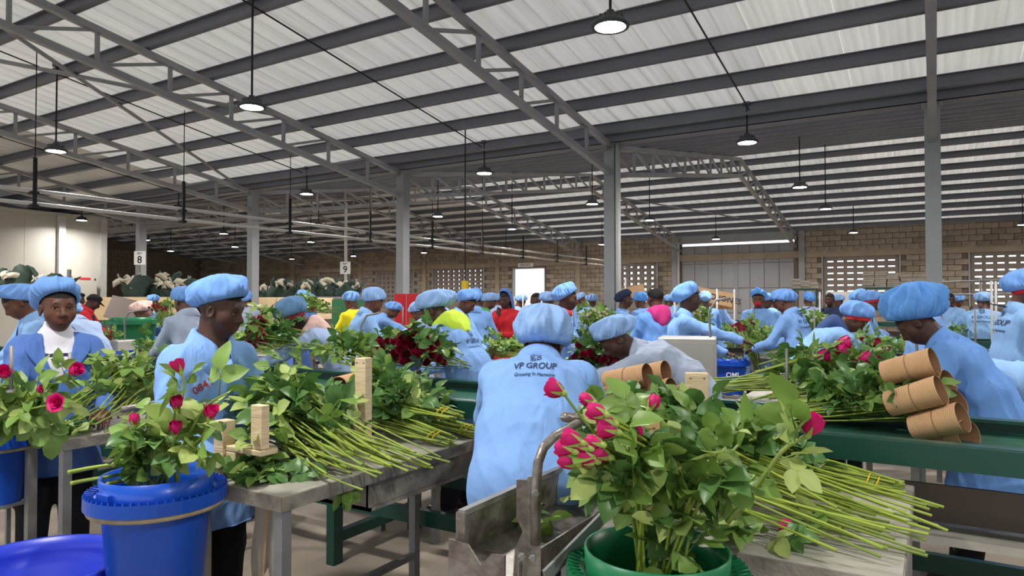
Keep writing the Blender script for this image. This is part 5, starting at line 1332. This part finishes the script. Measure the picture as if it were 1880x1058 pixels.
br('rose leaning far left over the printed coat', j(K), [(1158, 930, 1.68), (1122, 835, 1.70), (1072, 772, 1.70), (1034, 722, 1.70)], 1.7, BLOOM[1], 6, bdir=Vector((-0.8, -0.1, 0.28)), leaf_sc=1.2, leafset=(0, 4, 2, 6))
br('small half-open bud right of the rose over the printed coat', j(K), [(1160, 900, 1.7), (1150, 790, 1.72), (1092, 740, 1.72)], 1.7, BLOOM[2], 5, bdir=Vector((-0.8, 0, 0.25)), leaf_sc=1.2)
br('pink bud in front of the cardboard sleeves', j(K), [(1170, 900, 1.7), (1165, 810, 1.72), (1192, 752, 1.74)], 1.7, BLOOM[2], 5, leaf_sc=1.3, leafset=(0, 4, 5, 6))
br('drooping dark bud in front of the plywood board', j(K), [(1162, 900, 1.68), (1160, 840, 1.68), (1164, 812, 1.68)], 1.7, BLOOM[2], 4, leaf_sc=1.1)
br('upright bud amid the dark leaves right of the plywood board', j(K), [(1225, 930, 1.68), (1262, 880, 1.7), (1246, 846, 1.7)], 1.7, BLOOM[0], 5, leaf_sc=1.1)
br('big open-topped rose at the right with broad leaves', at_p(1335, 960, 1.62), [(1385, 900, 1.6), (1435, 830, 1.58), (1470, 806, 1.58), (1484, 798, 1.58)], 1.6, bloom_mesh(21, 'petal', 0.35, 0.022, 0.050), 7, leaf_sc=1.1, leafset=(0, 4, 4, 5, 6), bdir=Vector((0.3, 0, 1)), rad=0.005)
for i in range(9):
    x = 1150 if i < 2 else rng.uniform(1230, 1370); br('leafy rose shoot standing in the green bucket', j(K, 0.09), [(1205 + (x - 1205) * 0.5, 930, 1.66), (x, rng.uniform(800, 930), rng.uniform(1.55, 1.75))], 1.7, None, 7, group='leafy shoots in the green bucket', leaf_sc=1.05, leafset=(0, 1, 2, 4, 6, 3))
for i, (x, y) in enumerate(((1046, 828), (1060, 812), (1075, 822), (1052, 850), (1088, 845), (1120, 776), (1104, 760), (1126, 792), (1098, 815), (1112, 838))):
    rose('pink rose lying in the trough cluster, %s counted from the lowest left' % ORD[i], [at_p(x + 130, y + 70, 1.76), at_p(x + 60, y + 30, 1.66), at_p(x + 8, y + 2, 1.58)], BLOOM[i % 3], [0.4, 0.6], rng, group='roses lying across the steel trough', bdir=Vector((-1, -0.1, 0.2)))
rose('single rose lying with its leaf on the right foreground table', [at_z(1640, 965, 0.86), at_z(1560, 968, 0.864), at_z(1462, 972, 0.872)], BLOOM[0], [0.8, 0.9, 0.6], rng, leaf_sc=1.25, leafset=(5, 6, 4), bdir=Vector((-1, 0.3, 0.05)))
L0 = at_z(30, 775, 0.86)
rose('open rose facing the viewer at the far left', [at_p(20, 760, 3.1), at_p(70, 748, 3.0), at_p(110, 740, 2.95)], OPEN_ROSE, [0.4, 0.6, 0.8, 0.9], rng, leaf_sc=1.1, bdir=Vector((0.45, -0.85, 0.2)), sc=0.9, leafset=(0, 4, 6))
rose('rose bud lying right over the far left table', [at_p(40, 745, 3.1), at_p(85, 705, 3.05), at_p(128, 684, 3.0)], BLOOM[1], [0.3, 0.5, 0.7, 0.9], rng, leaf_sc=1.2, bdir=Vector((0.8, 0.3, 0.35)), sc=1.2)
rose('rose bud at the left edge of the picture', [at_p(5, 770, 3.1), at_p(0, 720, 3.05), at_p(6, 692, 3.0)], BLOOM[1], [0.3, 0.5, 0.7, 0.85], rng, leaf_sc=1.2, sc=1.2)
rose('little bud between the two left edge roses', [at_p(20, 775, 3.1), at_p(55, 735, 3.05), at_p(72, 718, 3.0)], BLOOM[2], [0.2, 0.4, 0.6, 0.8], rng, leaf_sc=1.2, sc=1.1)
for i in range(8): rose('leafy shoot in the bucket at the left edge', [at_z(-5, 800, 0.75), at_p(rng.uniform(-10, 60), rng.uniform(740, 770), 3.15), at_p(rng.uniform(0, 100), rng.uniform(705, 765), 3.1)], None, [0.5, 0.6, 0.7, 0.8, 0.9, 0.98], rng, leaf_sc=1.2, group='leafy shoots at the left edge', leafset=(0, 4, 2, 6))

# ---- on the conveyor: sleeved bundles at the right, sleeves in the middle
for i, (x, y, D, r) in enumerate(((1600, 745, 3.10, 174), (1610, 785, 2.98, 176), (1560, 700, 3.45, 170))):
    p = at_p(x, y, D); p.z = max(p.z, 0.945)
    pile('rose_bundle', ('sleeved rose bundle on the conveyor, middle one of three', 'sleeved rose bundle on the conveyor, nearest of three', 'pink rose bundle on the conveyor, farthest of three')[i], (p.x + 0.10, p.y, 0.942 if i < 2 else 0.96), radians(r), rng, n=30, L=0.52, width=0.22, height=0.13, leaves=75, bands=(i < 2), blooms=(0, 0, 12)[i], head_up=0.10, leaf_span=(-0.05, 0.6), leafset=(1, 3, 7, 0, 2))
for i, (xa, ya, xb, yb, D, l) in enumerate(((1624, 686, 1716, 664, 2.95, 'top corrugated cardboard sleeve on the right'), (1632, 742, 1728, 716, 2.85, 'middle front corrugated sleeve on the right'), (1668, 722, 1742, 704, 3.05, 'corrugated sleeve tucked behind the middle front one'), (1678, 786, 1768, 766, 2.80, 'low front corrugated sleeve on the right'), (1690, 760, 1758, 740, 2.98, 'corrugated sleeve wedged above the low front one'), (1712, 806, 1780, 798, 2.84, 'lowest corrugated sleeve at the conveyor rail'))):
    a, b = at_p(xa, ya, D), at_p(xb, yb, D - 0.13); roll(l, a, b - a, 0.060, (b - a).length)
for i, (xa, ya, xb, yb, D, l) in enumerate(((1114, 700, 1178, 690, 3.2, 'corrugated sleeve of red roses, upper left by the grey coat'), (1150, 694, 1212, 684, 3.3, 'corrugated sleeve of red roses, upper right by the grey coat'), (1112, 728, 1168, 722, 3.15, 'corrugated sleeve of red roses, lower left by the grey coat'), (1165, 724, 1222, 716, 3.25, 'corrugated sleeve of red roses, lower middle by the grey coat'), (1190, 740, 1246, 728, 3.35, 'corrugated sleeve under the others by the grey coat'))):
    a, b = at_p(xa, ya, D), at_p(xb, yb, D - 0.10); t = roll(l, a, b - a, 0.052, (b - a).length + 0.03)
    for k in range(7): put('bloom', BLOOM[k % 3], t, (0.028 * cos(k * 1.05) * (k > 0), 0.026 * sin(k * 1.05) * (k > 0), (b - a).length - 0.06), Matrix.Identity(4))
a, b = at_p(622, 708, 3.35), at_p(660, 700, 3.5); roll('corrugated sleeve behind the stems on the left table', a, b - a, 0.05, 0.2)
a, b = at_p(648, 676, 4.25), at_p(690, 672, 4.3); roll('short cardboard sleeve beyond the conveyor by the slim post', a, b - a, 0.055, 0.15)

for i, (x, y) in enumerate(((1495, 703), (1505, 652), (1530, 692), (1536, 641), (1556, 671), (1580, 656), (1611, 655), (1543, 628))):
    rose('pink rose resting on the conveyor leaves, %s from the left' % ORD[i], [at_p(x - 150, y + 42, 3.75), at_p(x - 60, y + 16, 3.6), at_p(x - 6, y + 2, 3.45)], BLOOM[i % 2], [0.5, 0.7, 0.8, 0.9], rng, group='pink roses resting on the conveyor leaves', bdir=Vector((1, 0.1, 0.15)), sc=1.35, leafset=(0, 1, 3, 6), leaf_sc=1.15)
# ---- far side of the near conveyor
def station_table(label, px, D, w=0.5, l=1.2, z=0.88):
    p = at_d(px, D); table(label, p.x - w / 2, p.x + w / 2, p.y, p.y + l, z, False, 'tables beyond the near conveyor')
pile('rose_bundle', 'dark red roses heaped beyond the conveyor left of the lime hood', tuple(at_p(745, 690, 4.45)), radians(100), rng, n=58, L=0.5, width=0.55, height=0.22, leaves=70, blooms=58, bloomset=BLOOM_RED, head_up=0.10, leafset=(1, 3, 7, 0))
pile('rose_bundle', 'dark red roses beside the peach hood beyond the conveyor', tuple(at_p(478, 650, 5.2)), radians(60), rng, n=34, L=0.45, width=0.4, height=0.24, leaves=90, blooms=34, bloomset=BLOOM_RED, head_up=0.10, leafset=(1, 3, 7, 0, 4), leaf_span=(-0.1, 0.6))
pile('rose_bundle', 'small leafy bundle on the conveyor between the peach hood and posts', tuple(at_p(625, 678, 4.3)), radians(-10), rng, n=14, L=0.4, width=0.25, height=0.1, leaves=50, head_up=0.08, leafset=(0, 1, 2, 4))
pile('rose_bundle', 'long stems and dark leaves beyond the conveyor right of the blue bucket', tuple(at_p(1560, 738, 4.0)), radians(172), rng, n=60, L=0.85, width=0.45, height=0.12, leaves=120, blooms=5, bloomset=BLOOM_RED, head_up=0.12, leafset=(1, 3, 7, 0, 2), leaf_span=(-0.1, 0.5))
pile('rose_bundle', 'red roses seen between the printed coat and the braided worker', tuple(at_p(1098, 700, 4.5)), radians(90), rng, n=26, L=0.4, width=0.3, height=0.26, leaves=50, blooms=26, bloomset=BLOOM_RED, head_up=0.1, leafset=(1, 3, 7))
station_table('table beyond the conveyor under the dark red roses', 745, 4.4); station_table('table beyond the conveyor beside the peach hood', 478, 5.1); station_table('table beyond the conveyor under the long dark stems', 1500, 3.95, 1.0, 0.9)
station_table('table beyond the conveyor behind the printed coat', 1098, 4.45)

p = at_d(190, 7.6); table('table with planks and a blue tray behind the deep blue coat', p.x - 0.6, p.x + 0.7, p.y - 0.2, p.y + 0.7, 0.88, False, 'tables beyond the near conveyor')
for i, (dx, dz) in enumerate(((-0.35, 0.882), (-0.30, 0.904), (-0.38, 0.926))):
    t = thing('loose_plank', 'pale plank stacked behind the deep blue coat, %s from the bottom' % ORD[i], 'plank', (p.x + dx, p.y + 0.02 * i, dz), 0.1 * i); MB().box((-0.25, -0.1, 0), (0.35, 0.06, 0.02)).build('board', 'grey_carton', t); MB().box((-0.25, -0.1, 0.02), (-0.2, 0.06, 0.0215)).build('end_mark', 'pale_wood', t)
t = thing('tray', 'shallow blue tray on the table behind the deep blue coat', 'tray', (p.x + 0.35, p.y + 0.15, 0.882)); MB().box((-0.2, -0.14, 0), (0.2, 0.14, 0.01)).build('base', 'bucket_blue', t)
for lo, hi in (((-0.2, -0.14, 0.01), (0.2, -0.125, 0.07)), ((-0.2, 0.125, 0.01), (0.2, 0.14, 0.07)), ((-0.2, -0.125, 0.01), (-0.185, 0.125, 0.07)), ((0.185, -0.125, 0.01), (0.2, 0.125, 0.07))): MB().box(lo, hi).build('side', 'bucket_blue', t)
# ---- second row of tables, buckets and bundles
BU = [joined_bunch(1, 45, 0.75, 0.5, 0.22, 100, 0, BLOOM), joined_bunch(2, 45, 0.7, 0.5, 0.24, 110, 10, BLOOM), joined_bunch(3, 40, 0.6, 0.45, 0.22, 70, 34, BLOOM_RED), joined_bunch(4, 30, 0.55, 0.5, 0.26, 110, 16, BLOOM_WHITE), joined_bunch(5, 40, 0.7, 0.45, 0.2, 90, 0, BLOOM, (2, 4, 4, 5))]
n2 = 0
for k in range(-2, 7):
    X = -1.97 - 1.72 * k
    table('narrow table in the second row, %s from the right' % ORD[k + 2], X + 0.15, X + 0.75, 8.2, 10.2, 0.85, False, 'second row tables')
    b = bucket('blue bucket at the end of a second row table, %s from the right' % ORD[k + 2], (X, 7.95, 0.86), 'bucket_blue', 0.17, 0.40, 0.05, stand=True, dirt=False)
    if k in (0, 2, 3):
        for s_, sz, dz in (('OMI', 0.075, -0.20), ('FARM', 0.06, -0.27)):
            me = text_mesh(s_, sz); me.materials.append(M('sign_white')); o = link('lettering', me, b, (0.06, -0.172, dz)); o.rotation_euler = (pi / 2, 0, 0.35)
    far_bunch('rose bundle lying on the second row table, %s from the right' % ORD[k + 2], BU[(k + 2) % 2 * 4 if k % 3 else 1], (X + 0.05, 8.75, 0.85), radians(rng.uniform(-12, 8)), 0, 1.0)
    far_bunch('leafy stems standing in a second row bucket, %s from the right' % ORD[k + 2], BU[3], (X + 0.05, 7.95, 0.80), radians(rng.uniform(0, 360)), radians(80), 0.55)
    wood_block('pale post on the second row table, %s from the right' % ORD[k + 2], (X + 0.55, 8.3, 0.85), 0.07, 0.03, 0.2, 0.4)
    post('steel pin on the second row table, %s from the right' % ORD[k + 2], (X + 0.65, 9.6, 0.85), 0.55, 0.012)
for i, (px, y, D, b, rz, l) in enumerate(((1345, 612, 7.9, 2, 20, 'red roses held up beside the outstretched arm'), (1255, 585, 9.0, 3, 60, 'cream roses left of the profile worker'), (1080, 590, 8.5, 3, 90, 'pale roses behind the flat blue cap'), (1620, 640, 6.2, 1, 190, 'rose bundle before the bowed worker on the right'), (1640, 655, 5.6, 2, 170, 'red roses below the bowed worker on the right'), (1750, 580, 9.5, 1, 160, 'leafy bundle on the second conveyor right of the first column'), (1500, 600, 9.2, 3, 120, 'cream roses at the right of the long stems'), (178, 628, 7.9, 2, 95, 'dark red roses in a row by the red hoodie'), (280, 575, 7.0, 2, 80, 'tall bunch of red roses held left of the grey coat'), (265, 672, 7.5, 1, 80, 'dark leafy bundle at the elbow of the tall worker'), (470, 605, 8.6, 4, 0, 'pale green bundle right of the tall worker'), (640, 600, 8.3, 0, 0, 'green stems in front of the yellow top'), (20, 640, 5.6, 1, 40, 'leaves at the left edge behind the deep blue coat'), (205, 592, 9.0, 4, 0, 'green stems before the man in the red hoodie'), (560, 580, 10.0, 1, 90, 'leaves carried before the netting heap'), (770, 620, 7.2, 0, -6, 'broad heap of stems left of the lime hood'), (950, 615, 7.4, 0, -6, 'broad heap of stems behind the printed coat'), (1385, 622, 8.9, 0, -4, 'broad heap of long stems right of the outstretched arm'))):
    p = at_p(px, y, D); p.z = max(p.z, 0.84); flat = b in (0, 1, 4)
    if flat and 'carried' not in l:
        p.z = 0.945 if 10.3 < p.y < 11.1 else 0.86
        if not (8.0 < p.y < 11.1): table('small table under the ' + l, p.x - 0.35, p.x + 0.45, p.y - 0.28, p.y + 0.28, 0.855, False, 'small tables under bundles')
    far_bunch(l, BU[b], (p.x - (0.3 if b in (0, 4) else 0), p.y, p.z), radians(rz), radians(60) if b in (2, 3) else 0, 0.62 if px < 300 else 0.85)
def machine(label, px, py, D, w, d, h):
    p = at_d(px, D); t = thing('sheet_metal_box', label, 'machine', (p.x, p.y, 0), 0.25)
    o = MB().box((-w/2, -d/2, 0.55), (w/2, d/2, h)).build('housing', 'grey_sheet', t); o.modifiers.new('edge', 'BEVEL').width = 0.01
    MB().box((-w/2 + 0.02, -d/2 - 0.006, 0.6), (w/2 - 0.02, -d/2, h - 0.04)).build('cover', 'grey_sheet', t)
    for x in (-w/2 + 0.03, w/2 - 0.03): MB().box((x - 0.02, -0.02, 0), (x + 0.02, 0.02, 0.55)).build('leg', 'leg_steel', t)
    MB().tube([(w/2 - 0.05, 0, h), (w/2 - 0.06, 0, h + 0.22), (w/2, 0, h + 0.32), (w/2 + 0.12, 0, h + 0.34)], 0.010, 8).build('handle', 'leg_steel', t, True)
machine('grey sheet metal machine box left of the blue bucket in the middle', 1262, 650, 6.0, 0.48, 0.4, 1.19)
machine('grey sheet metal box behind the slim pale posts', 642, 640, 6.4, 0.36, 0.3, 1.05)
machine('white machine box before the bowed worker at right', 1640, 690, 5.0, 0.40, 0.3, 1.08)
machine('grey machine box at the left near the green tub', 218, 620, 8.0, 0.30, 0.3, 1.05)
p = at_p(245, 583, 8.6); bucket('green round tub on a stand left of the grey coat', tuple(p), 'bucket_green', 0.27, 0.42, 0.05, dirt=False)
p = at_p(1480, 607, 9.0); bucket('green bowl behind the long stems', tuple(p), 'bucket_green', 0.22, 0.25, 0.04, dirt=False)

# ---------------------------------------------------------------- background goods
def net_heap(label, px, py, D, n, w, h):
    p = at_p(px, py, D); t = thing('netting_heap', label, 'netting', (p.x, p.y, 0), YAW)
    MB().box((-w/2 - 0.1, -0.3, p.z - 0.06), (w/2 + 0.1, 0.3, p.z)).build('rack_shelf', 'leg_steel', t)
    for x in (-w/2, w/2): MB().box((x - 0.03, -0.03, 0), (x + 0.03, 0.03, p.z + h)).build('rack_post', 'leg_steel', t)
    for k in range(n):
        x = -w/2 + w * (k + 0.5) / n; a = rng.uniform(-0.9, 0.9); hh = h * rng.uniform(0.5, 0.95); r = w / n * 0.95; ph = rng.uniform(0, 6)
        mb = MB().lathe([(r * 0.7, 0), (r * 0.95, hh * 0.35), (r * 0.85, hh * 0.65), (r * 1.15, hh), (r * 1.1, hh), (r * 0.8, hh * 0.65), (0.0, 0.02)], 14); mb.v = [(v[0] * (1 + 0.25 * sin(3 * atan2(v[1], v[0] + 1e-6) + ph)) + v[2] * a * 0.6, v[1] * 0.7, v[2] * (1 + 0.35 * sin(2 * atan2(v[1], v[0] + 1e-6) + ph))) for v in mb.v]
        mb.build('net_bag', 'net_green', t, True, (x, rng.uniform(-0.15, 0.1), p.z))
        for q in range(3):
            z0 = rng.uniform(0.6, 1.0) * hh; c_ = [(rng.uniform(-.1, .1), 0, z0 - p.z + p.z), (0, 0, 0)]
            pm = MB(); L_ = rng.uniform(0.2, 0.4); pm.grid([[(L_ * (u - 0.5) * (1 - 0.4 * w2), 0.03 * sin(3 * u + ph), 0.13 * w2 + 0.015 * sin(4 * u)) for u in (0, 0.33, 0.66, 1)] for w2 in (0, 0.5, 1)])
            o = pm.build('paper_sheet', 'net_paper', t, True, (x + hh * a * 0.5 + rng.uniform(-.12, .12), rng.uniform(-0.25, 0.0), p.z + z0)); o.rotation_euler = (rng.uniform(-.6, .6), rng.uniform(-.8, .8), rng.uniform(-.5, .5)); o.modifiers.new('t', 'SOLIDIFY').thickness = 0.004
net_heap('heap of green net bags with papers at the far left', 45, 540, 15.5, 7, 2.0, 0.55)
net_heap('heap of green net bags with pale papers right of the cold store', 290, 545, 16.5, 6, 1.5, 0.5)
net_heap('green net bags left of the standing hoop', 500, 548, 19.4, 5, 1.1, 0.5)
net_heap('green net bags beside the number 9 pole', 610, 545, 19.2, 5, 1.35, 0.5)
def carton_row(label, x0_, x1_, py, D, h, n, m='carton'):
    for k in range(n):
        px = x0_ + (x1_ - x0_) * (k + 0.5) / n; p = at_p(px, py, D); w = (x1_ - x0_) / n * D / FOC * 0.94
        t = thing('carton', '%s, %s from the left' % (label, ORD[k]), 'carton', (p.x, p.y, 0), YAW - math.atan((px - 940) / FOC), label)
        MB().box((-w/2, -0.2, p.z - h), (w/2, 0.2, p.z)).build('box', m, t); MB().box((-w/2 + 0.04, -0.206, p.z - h + 0.06), (w/2 - 0.04, -0.2, p.z - 0.06)).build('label_panel', m, t)
        MB().box((-w/2, -0.18, 0), (w/2, 0.18, p.z - h)).build('pallet', 'dark_panel', t)
carton_row('cream carton in the row behind the red hoodie', 120, 345, 546, 15.2, 0.5, 6)
carton_row('cream carton below the net bags left of the hoop', 472, 545, 546, 18.4, 0.6, 2)
carton_row('cream carton behind the yellow top', 572, 612, 547, 18.0, 0.55, 1)
carton_row('red crate by the third column', 724, 790, 540, 13.0, 0.7, 3, 'red_plastic')
carton_row('cream carton in front of the bright doorway', 925, 960, 545, 15.5, 0.5, 2)
for px, l in ((627, 'green board standing left of the yellow top'), (668, 'green board standing right of the yellow top')):
    p = at_d(px, 12.6); t = thing('green_board', l, 'board', (p.x, p.y, 0), YAW + 0.2); MB().box((-0.17, -0.02, 0.9), (0.17, 0.02, 1.53)).build('panel', 'board_green', t); MB().box((-0.16, -0.03, 0), (-0.13, 0.03, 0.9)).box((0.13, -0.03, 0), (0.16, 0.03, 0.9)).build('leg', 'leg_steel', t)
p = at_p(212, 560, 12.6); t = thing('tilted_panel', 'dark brown tilted sheet left of the pink headscarf', 'panel', (p.x + 0.2, p.y, 0), YAW + 0.3); o = MB().box((-0.3, -0.01, 0), (0.3, 0.01, 0.45)).build('sheet', 'dark_panel', t, loc=(0, 0, 1.15)); o.rotation_euler = (-0.5, 0.25, 0); MB().box((-0.02, 0.0, 0), (0.02, 0.04, 1.2)).build('support', 'leg_steel', t)
# long cartons with stencilled lettering carried above the profile worker
def long_carton(label, px, py, D, w, h, tilt, txt=None):
    p = at_p(px, py, D); t = thing('long_carton', label, 'carton', p, YAW - math.atan((px - 940) / FOC)); t.rotation_euler = (0, tilt, t.rotation_euler.z)
    MB().box((-w/2, -0.12, -h/2), (w/2, 0.12, h/2)).build('box', 'kraft', t); MB().box((-w/2, -0.122, h/2 - 0.01), (w/2, 0.122, h/2 + 0.004)).build('flap', 'kraft', t)
    MB().box((-0.04, -0.04, -p.z + 0.0), (0.04, 0.04, -h/2)).build('rack_post', 'leg_steel', t)
    if txt: me = text_mesh(txt, 0.15); me.materials.append(M('ink')); o = link('lettering', me, t, (0.1, -0.126, -0.05)); o.rotation_euler = (pi / 2, 0, 0)
long_carton('long brown carton with black stencilled lettering above the profile worker', 1300, 543, 13.5, 0.95, 0.26, radians(12), 'GERARD JONES')
long_carton('plain long brown carton below the stencilled one', 1315, 560, 13.8, 0.75, 0.16, radians(2))
long_carton('brown carton right of the second column', 1160, 537, 13.5, 0.5, 0.22, radians(-14))
# shelf tables with stacked flat cartons by the far wall
def stack_table(label, x0_, x1_, py, D, cols, rows):
    a, b = at_p(x0_, py, D), at_p(x1_, py, D); c = (a + b) / 2; w = (b - a).length; t = thing('goods_shelf', label + ', the shelf itself', 'shelf', (c.x, c.y, 0), YAW - math.atan(((x0_ + x1_) / 2 - 940) / FOC))
    MB().box((-w/2, -0.35, c.z - 0.06), (w/2, 0.35, c.z)).build('top', 'green_paint', t); MB().box((-w/2, -0.33, 0.45), (w/2, 0.33, 0.5)).build('lower_shelf', 'green_paint', t)
    for x in (-w/2 + 0.05, w/2 - 0.05):
        for y in (-0.3, 0.3): MB().box((x - 0.03, y - 0.03, 0), (x + 0.03, y + 0.03, c.z - 0.06)).build('leg', 'green_paint', t)
    bw = w / cols
    for i in range(cols):
        r = max(1, rows - abs(i - cols // 2 + 1) // 2 + rng.choice((-1, 0)))
        st = thing('carton_stack', '%s, stack %s from left' % (label.replace('flat grey ', 'grey ').replace(' piled', ''), ORD[i % 12]), 'cartons', (0, 0, 0), 0, label); st.matrix_world = t.matrix_basis
        for q in range(r):
            o = MB().box((-bw * 0.47, -0.25, 0), (bw * 0.47, 0.25, 0.06)).build('flat_carton', 'grey_carton', st, loc=(-w/2 + bw * (i + 0.5) + rng.uniform(-.02, .02), rng.uniform(-.05, .05), c.z + 0.065 * q)); o.rotation_euler = (0, rng.uniform(-.03, .03), rng.uniform(-.08, .08))
stack_table('flat grey cartons piled by the far wall behind the bowed worker', 1590, 1690, 528, 22.0, 5, 8)
stack_table('flat grey cartons piled at the right of the steel gate', 1456, 1500, 530, 23.0, 3, 5)
p = at_p(1553, 545, 16.0); t = thing('foam_box', 'white foam carton with orange print before the far shelf', 'carton', (p.x, p.y, 0), YAW - 0.45); MB().box((-0.32, -0.2, 1.2), (0.32, 0.2, 1.72)).build('box', 'coldroom', t); MB().box((-0.3, -0.205, 1.6), (-0.05, -0.2, 1.66)).build('print', 'hood_pink', t); MB().box((-0.3, -0.18, 0), (0.3, 0.18, 1.2)).build('stand', 'dark_panel', t)
# hoist pendant
p = at_p(854, 522, 12.5); t = thing('hoist_pendant', 'yellow hoist control hanging on a thin rod', 'hoist control', p); MB().box((-0.05, -0.04, -0.12), (0.05, 0.04, 0.06)).build('grip', 'yellow_plastic', t); MB().tube([(0, 0, 0.06), (0, 0, roof_z(p.y) - p.z)], 0.012, 6).build('rod', 'cable_black', t); MB().tube([(-0.05, -0.02, -0.12), (-0.06, -0.02, -0.2), (0.0, -0.02, -0.2)], 0.01, 6).build('hook', 'cable_black', t)
# thin racks and posts far back
for i, (px, py, D, h) in enumerate(((1148, 500, 11, 0.3), (1238, 520, 12, 0.35), (1316, 522, 12, 0.5), (1348, 522, 12.5, 0.45), (1690, 520, 15, 0.35), (1712, 508, 15, 0.4), (1820, 515, 9.0, 0.5), (1828, 515, 9.2, 0.6), (960, 535, 14, 0.3), (975, 535, 14, 0.3), (1505, 530, 12, 0.5), (1518, 525, 13, 0.5))):
    p = at_d(px, D); post('thin pale upright rack pole, %s along the hall from the second column' % ORD[i], (p.x, p.y, 0), 1.5 + 0.35 * (553 - py) / 50, 0.014, 'rack_pole', 'pipe_white', 'pole')
p0, p1 = at_d(1730, 12.5), at_d(1880, 11.0)
tr = thing('pipe_rack', 'pale horizontal pipe rack right of the first column', 'rack', (p0.x, p0.y, 0)); d = p1 - p0
for z in (1.62, 1.85): MB().tube([(0, 0, z), (d.x, d.y, z)], 0.018, 8).build('rail', 'leg_steel', tr, True)
for f in (0, 0.5, 1): MB().tube([(d.x * f, d.y * f, 0), (d.x * f, d.y * f, 1.9)], 0.018, 8).build('rack_leg', 'leg_steel', tr, True)
t = thing('leaf_litter', 'fallen leaves on the concrete floor under the left foreground table', 'leaves', (-1.7, 2.3, 0.004))
for i in range(30):
    a = rng.uniform(0, 6); put('leaf', LEAF[rng.choice((5, 6, 0))], t, (rng.uniform(-0.7, 0.7), rng.uniform(-0.9, 0.5), 0.004), leaf_rot((cos(a), sin(a), 0.08), random.Random(i)), (0.6, 0.6, 0.6))
